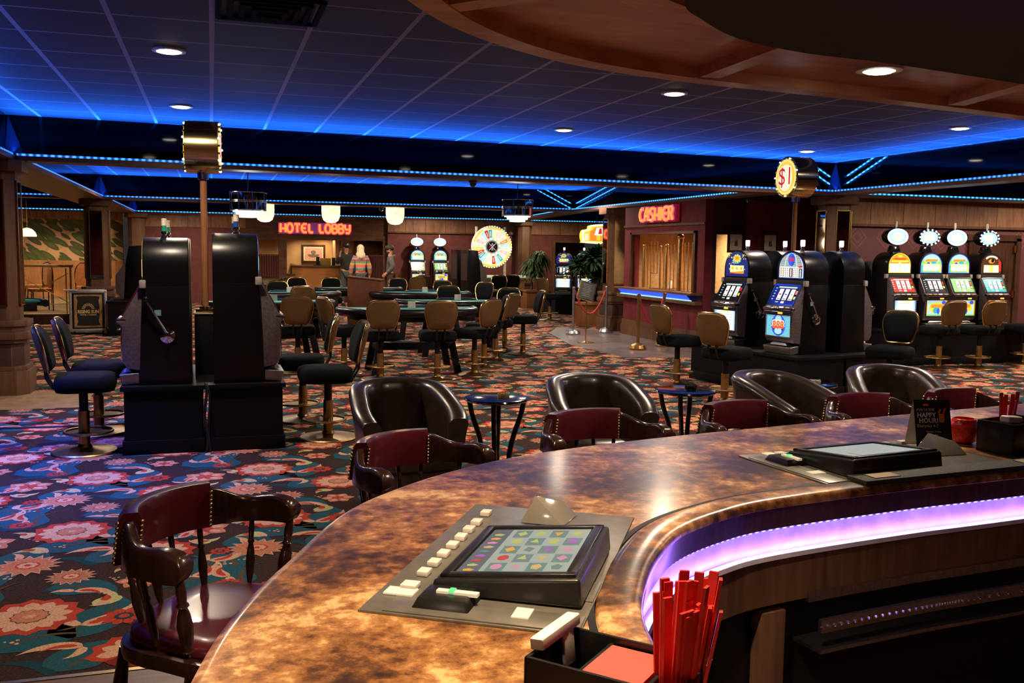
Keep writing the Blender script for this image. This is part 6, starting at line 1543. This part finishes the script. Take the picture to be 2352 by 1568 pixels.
DCH = M('orange_brown_upholstery', (.40, .16, .05), .8); MET = M('dark_metal_frame', (.03, .02, .015), .4, .6)
def dining_chair(loc, rz, label):
    t = thing('dining_chair', label, 'chair', loc, rz, 'orange dining chairs behind the brass railing')
    mb = MB(); mb.box((0, 0, .45), (.42, .42, .07)); mb.build('seat', DCH, t, bev=.02); 
    mb = MB(); mb.prism([(p.x, p.y) for p in crom([(-.19, .50), (.19, .50), (.21, .8), (.12, .98), (0, 1.0), (-.12, .98), (-.21, .8)], 3, True)], .20, .24, axis='y'); mb.build('backrest', DCH, t, bev=.01)
    mb = MB(); mb.tube([(p.x, .22, p.y) for p in crom([(-.2, .0), (-.21, .5), (-.22, .8), (-.13, .99), (0, 1.01), (.13, .99), (.22, .8), (.21, .5), (.2, 0)], 4)], .012, 6); mb.build('back_frame', MET, t)
    for s in (-1, 1):
        mb = MB(); mb.tube([(s*.19, -.19, .43), (s*.20, -.22, 0)], .012, 6); mb.build('leg', MET, t)
    return t
dc = dining_chair((-3.55, 22.6, .18), face(-.8, -.3), 'orange upholstered dining chair just left of the column, behind the railing')
for x, y, dx, dy, lb in ((-5.0, 23.2, .9, .2, 'orange upholstered dining chair left of the dining table'), (-3.9, 24.6, -1, .3, 'orange upholstered dining chair farther back by the wallpaper'), (-2.75, 23.9, .3, -1, 'orange upholstered dining chair right of the column, behind the railing')): dup(dc, (x, y, .18), face(dx, dy), lb)
t = thing('dining_table', 'small dining table behind the brass railing', 'table', (-4.35, 23.0, .18)); mb = MB(); mb.box((0, 0, .74), (.8, .8, .04)); mb.build('tabletop', OAK, t, bev=.005); mb = MB(); mb.lathe([(.25, 0), (.25, .02), (.05, .05), (.04, .72)], 16); mb.build('pedestal', MET, t)
spot(-4.4, 26.5, 1.75, 70, (1, .66, .34), 160, .15); spot(-4.0, 27.2, 2.4, 120, (1, .70, .40), 150, .1); spot(-6.5, 25.5, 2.6, 90, (1, .70, .40), 150, .1); spot(-3.5, 22.6, 2.8, 200, (1, .66, .34), 150, .1)  # glow under the pendant, then unseen spots added to brighten the dining area
dup(g0, (-3.2, 14.7, 0), pi+.25, 'teal topped gaming table beside the brown column at the left edge')

# ------------------------------------------------------------------ small ceiling cameras and floor cords
def dome(loc, label):
    t = thing('security_camera', label, 'camera', loc, 0, 'small dome security cameras')
    mb = MB(); mb.lathe([(.055, 0), (.06, -.02), (.045, -.03)], 20); mb.build('mount', M('camera_mount', (.08, .07, .06), .4), t); mb = MB(); mb.lathe([(.045, -.028), (.04, -.06), (.02, -.078), (0, -.082)], 20); mb.build('dome', BLACKG, t); return t
d0 = dome((XL-.3, 10.1, 2.5), 'small dome security camera under the left side beam')
for x, y, lb in ((3.22, 11.9, 'small dome security camera under the nearest cross beam'), (3.5, 20.45, 'small dome security camera under the middle cross beam'), (8.3, 13.6, 'small dome security camera left of the right column')): dup(d0, (x, y, 2.5), 0, lb)
CAB = M('floor_cord_black', (.008, .008, .008), .5)
mb = MB(); r = random.Random(8); mb.tube(crom([(-3.5+1.1*k, 9.15+r.uniform(-.05, .05), .008) for k in range(11)], 4), .010, 6); o = mb.build('floor_cord', CAB); tag(o, 'black cord running across the carpet behind the slot stands', 'cord')
# ------------------------------------------------------------------ people
def skin(chains, rad, extra=None):
    """chains: lists of joint names; rad: name -> (point, radius). returns evaluated mesh verts/faces"""
    names = []
    for ch in chains:
        for n in ch:
            if n not in names: names.append(n)
    idx = {n: i for i, n in enumerate(names)}
    edges = []
    for ch in chains:
        for a, b in zip(ch, ch[1:]):
            e = (idx[a], idx[b])
            if e not in edges and e[::-1] not in edges: edges.append(e)
    me = bpy.data.meshes.new('s'); me.from_pydata([rad[n][0] for n in names], edges, [])
    ob = bpy.data.objects.new('s', me); COL.objects.link(ob)
    md = ob.modifiers.new('skin', 'SKIN'); md.use_smooth_shade = True
    lay = me.skin_vertices[0] if me.skin_vertices else None
    if lay is None:
        bpy.context.view_layer.objects.active = ob
        bm = bmesh.new(); bm.from_mesh(me); bm.verts.layers.skin.verify(); bm.to_mesh(me); bm.free(); lay = me.skin_vertices[0]
    for n, i in idx.items():
        r = rad[n][1]; lay.data[i].radius = r if isinstance(r, tuple) else (r, r)
        lay.data[i].use_root = (i == 0)
    sb_ = ob.modifiers.new('sub', 'SUBSURF'); sb_.levels = 2; sb_.render_levels = 2
    dg = bpy.context.evaluated_depsgraph_get(); dg.update()
    out = bpy.data.meshes.new_from_object(ob.evaluated_get(dg))
    V_ = [tuple(v.co) for v in out.vertices]; F_ = [tuple(p.vertices) for p in out.polygons]
    bpy.data.objects.remove(ob); bpy.data.meshes.remove(me); bpy.data.meshes.remove(out)
    return V_, F_
SKINM = M('skin_tone', (.46, .24, .15), .5, var=.06, scale=12)
def person(loc, rz, label, J, top, top_m, legs_m, hair=None, cap=None, beard=None, s=1.0, hood=None):
    """J: joint overrides"""
    b = {'pel': ((0, 0, .95), (.135, .105)), 'wst': ((0, .0, 1.08), (.125, .095)), 'chs': ((0, .0, 1.27), (.150, .105)), 'nkb': ((0, .01, 1.43), (.075, .065)), 'nck': ((0, .0, 1.50), .052),
         'hd1': ((0, -.010, 1.575), (.066, .078)), 'hd2': ((0, -.008, 1.65), (.072, .088)), 'hd3': ((0, .0, 1.715), (.050, .060)), 'nos': ((0, -.105, 1.605), .010)}
    for sd, q in (('l', -1), ('r', 1)):
        b.update({sd+'sh': ((q*.175, .01, 1.40), .062), sd+'el': ((q*.235, .02, 1.13), .045), sd+'wr': ((q*.25, -.04, .90), .031), sd+'pm': ((q*.252, -.055, .83), (.020, .034)),
                  sd+'hp': ((q*.09, 0, .90), .088), sd+'kn': ((q*.10, -.01, .50), .060), sd+'an': ((q*.105, .02, .09), .042), sd+'ft': ((q*.115, -.12, .035), .034), sd+'er': ((q*.084, .0, 1.63), .013)})
    b.update(J)
    ch = [['pel', 'wst', 'chs', 'nkb', 'nck', 'hd1', 'hd2', 'hd3'], ['hd1', 'nos']]
    for sd, q in (('l', -1), ('r', 1)):
        ch += [['chs', sd+'sh', sd+'el', sd+'wr', sd+'pm'], ['pel', sd+'hp', sd+'kn', sd+'an', sd+'ft'], ['hd2', sd+'er']]
        w_ = Vector(b[sd+'wr'][0]); p_ = Vector(b[sd+'pm'][0]); d = (p_-w_).normalized(); side = d.cross(Vector((q, 0, .2))).normalized()
        for k, (off, L_) in enumerate(((-.026, .058), (-.009, .068), (.009, .064), (.025, .052))):
            a0 = p_+side*off+d*.02; a1 = a0+d*L_*.55; a2 = a0+d*L_+Vector((-q*.012, 0, 0))
            for nm, pt, rr_ in (('a', a0, .009), ('b', a1, .0085), ('c', a2, .0075)): b['%sf%d%s' % (sd, k, nm)] = (tuple(pt), rr_)
            ch.append([sd+'pm']+['%sf%d%s' % (sd, k, x) for x in 'abc'])
        t0_ = w_.lerp(p_, .45)+side*-.030; t1_ = t0_+d*.045-side*.022
        b[sd+'t0'] = (tuple(t0_), .010); b[sd+'t1'] = (tuple(t1_), .008); ch.append([sd+'pm', sd+'t0', sd+'t1'])
    t = thing('person', label, 'person', loc, rz); t.scale = (s, s, s)
    V_, F_ = skin(ch, b)
    mb = MB(); mb.add(V_, F_); body = mb.build('body', SKINM, t, smooth=80)
    def garment(nm, chains, grow, mat):
        bb = {k: (v[0], tuple(x+grow for x in v[1]) if isinstance(v[1], tuple) else v[1]+grow) for k, v in b.items()}
        V2, F2 = skin(chains, bb); m = MB(); m.add(V2, F2); return m.build(nm, mat, t, smooth=80)
    tc = [['pel', 'wst', 'chs', 'nkb']]+[['chs', q+'sh', q+'el', q+'wr'] for q in 'lr']
    garment(top, tc, .022, top_m)
    garment('trousers', [['pel', q+'hp', q+'kn', q+'an'] for q in 'lr'], .014, legs_m)
    for q in 'lr':
        f_ = b[q+'ft'][0]; a_ = b[q+'an'][0]; m = MB(); m.ball(((f_[0]+a_[0])/2, (f_[1]+a_[1])/2-.01, .045), (.052, .135, .045), 12); m.build('shoe', M('dark_shoe', (.02, .018, .016), .4), t)
    hx, hy, hz = b['hd2'][0]; fy = hy-.088; 
    turn = b.get('turn', (0,))[0]
    Rm = Matrix.Translation((hx, hy, hz)) @ Matrix.Rotation(turn, 4, 'Z') @ Matrix.Translation((-hx, -hy, -hz)) if turn else Matrix.Identity(4)
    for sd in (-1, 1):
        m = MB(); m.T = Rm; m.ball((hx+sd*.030, fy+.012, hz-.010), (.014, .010, .009), 8); m.build('eye', M('dark_eye', (.03, .02, .015), .3), t)
    m = MB(); m.T = Rm; m.ball((hx, fy+.010, hz-.085), (.024, .010, .007), 10); m.build('mouth', M('lip_tone', (.30, .10, .08), .5), t)
    if hair:
        m = MB(); m.ball((hx, hy+.012, hz+.035), (.094, .108, .095), 16, 0, 10)
        if hair[1] > 0:
            rr = random.Random(1); L_ = hair[1]
            for k in range(60):
                a = pi*(.02+.96*k/59); x, y = hx+.088*cos(a), hy+.02+.085*sin(a); z1 = hz-L_*rr.uniform(.8, 1.05)
                m.tube([(x, y, hz+.06), (x*1.03, y*1.08+.005, hz-.10), (hx+(x-hx)*1.25+rr.uniform(-.015, .015), y+.035, (hz+z1)/2-.03), (hx+(x-hx)*1.15+rr.uniform(-.02, .02), y+.045, z1)], [.014, .016, .015, .004], 6)
        m.build('hair', hair[0], t, smooth=80)
    if cap:
        m = MB(); m.T = Rm; m.lathe([(.099, .018), (.102, .05), (.088, .095), (.05, .122), (0, .128)], 22, (hx, hy, hz), 0, sy=1.16)
        m.loft([[(hx-.075, hy-.075, hz+.028), (hx+.075, hy-.075, hz+.028), (hx+.075, hy-.075, hz+.036), (hx-.075, hy-.075, hz+.036)], [(hx-.07, hy-.15, hz+.022), (hx+.07, hy-.15, hz+.022), (hx+.07, hy-.15, hz+.028), (hx-.07, hy-.15, hz+.028)], [(hx-.04, hy-.18, hz+.012), (hx+.04, hy-.18, hz+.012), (hx+.04, hy-.18, hz+.018), (hx-.04, hy-.18, hz+.018)]])
        cp_ = m.build('cap', cap, t, smooth=50)
        m = MB(); m.T = Rm; m.ball((hx, hy-.110, hz+.072), (.024, .008, .020), 10); m.build('cap_badge', M('pale_badge', (.6, .58, .55), .5), cp_)
    if beard:
        m = MB(); m.T = Rm; m.ball((hx, hy-.035, hz-.088), (.066, .062, .058), 14); m.build('beard', beard, t)
    if hood:
        m = MB(); m.tube([(.10*cos(2*pi*i/14), .045+.075*sin(2*pi*i/14), 1.44+.035*sin(2*pi*i/14)) for i in range(14)], .035, 8, loop=True); m.build('hood', hood, t, smooth=80)
    return t
def stripes():
    m, nt, b = nodes('striped_knit'); L = nt.links
    tc = N(nt, 'ShaderNodeTexCoord'); sp = N(nt, 'ShaderNodeSeparateXYZ'); L.new(tc.outputs['Object'], sp.inputs[0])
    mr = N(nt, 'ShaderNodeMapRange'); mr.inputs['From Min'].default_value = .80; mr.inputs['From Max'].default_value = 1.50; L.new(sp.outputs[2], mr.inputs[0])
    no = N(nt, 'ShaderNodeTexNoise', i_Scale=60); L.new(tc.outputs['Object'], no.inputs[0])
    ad = N(nt, 'ShaderNodeMath', operation='MULTIPLY_ADD', i_1=.03, i_2=-.015); L.new(no.outputs[0], ad.inputs[0]); a2 = N(nt, 'ShaderNodeMath', operation='ADD'); L.new(mr.outputs[0], a2.inputs[0]); L.new(ad.outputs[0], a2.inputs[1])
    rp = N(nt, 'ShaderNodeValToRGB'); rp.color_ramp.interpolation = 'CONSTANT'; e = rp.color_ramp.elements
    cs = [(.25, .05, .05), (.70, .16, .03), (.72, .14, .03), (.40, .32, .22), (.70, .15, .04), (.10, .28, .34), (.45, .30, .25), (.72, .15, .05), (.50, .35, .25), (.14, .26, .10), (.20, .10, .22), (.62, .20, .06), (.12, .14, .30), (.55, .25, .12)]
    e[0].position = 0; e[0].color = (*cs[0], 1); e[1].position = 1/len(cs); e[1].color = (*cs[1], 1)
    for i in range(2, len(cs)): q = e.new(i/len(cs)); q.color = (*cs[i], 1)
    L.new(a2.outputs[0], rp.inputs[0]); L.new(rp.outputs[0], b.inputs['Base Color']); b.inputs['Roughness'].default_value = .9
    return m
BLK = M('black_hoodie_cloth', (.012, .014, .016), .85); GRY = M('grey_hoodie_cloth', (.085, .09, .085), .85, var=.25, scale=25); JEAN = M('dark_trousers_cloth', (.05, .055, .06), .85); PANT = M('brown_trousers_cloth', (.07, .04, .03), .85)
CAPM = M('black_cap_cloth', (.015, .015, .018), .7)
person((3.90, 26.15, 0), face(.05, 1), 'person seen from behind with long pale hair and a striped multicoloured sweater', {
    'lel': ((-.25, .0, 1.13), .055), 'rel': ((.25, .0, 1.13), .055), 'lwr': ((-.27, -.06, .92), .035), 'rwr': ((.27, -.06, .92), .035)}, 'striped_sweater', stripes(), JEAN, hair=(M('pale_blond_hair', (.62, .50, .36), .6, var=.25, scale=50), .27), s=.97)
person((3.62, 27.0, 0), face(.25, -1), 'person in a black hoodie and cap with one hand raised, facing the camera', {
    'lsh': ((-.18, 0, 1.41), .062), 'lel': ((-.30, -.10, 1.19), .046), 'lwr': ((-.29, -.26, 1.40), .032), 'lpm': ((-.285, -.29, 1.47), (.020, .034))}, 'black_hoodie', BLK, JEAN, hair=(M('dark_brown_hair', (.03, .018, .012), .6), 0), cap=CAPM, hood=BLK, s=1.0)
person((4.62, 25.6, 0), face(-.95, .15), 'bearded person in a grey hoodie and black cap, hands near the pockets, facing left', {
    'lel': ((-.24, .08, 1.15), .050), 'lwr': ((-.19, -.10, .98), .034), 'lpm': ((-.17, -.15, .94), (.020, .034)), 'rel': ((.24, .08, 1.15), .050), 'rwr': ((.19, -.10, .98), .034), 'rpm': ((.17, -.15, .94), (.020, .034))}, 'grey_hoodie', GRY, PANT, hair=(M('black_brown_hair', (.02, .014, .010), .6), 0), cap=CAPM, beard=M('dark_beard', (.018, .012, .009), .8), hood=GRY, s=.97)
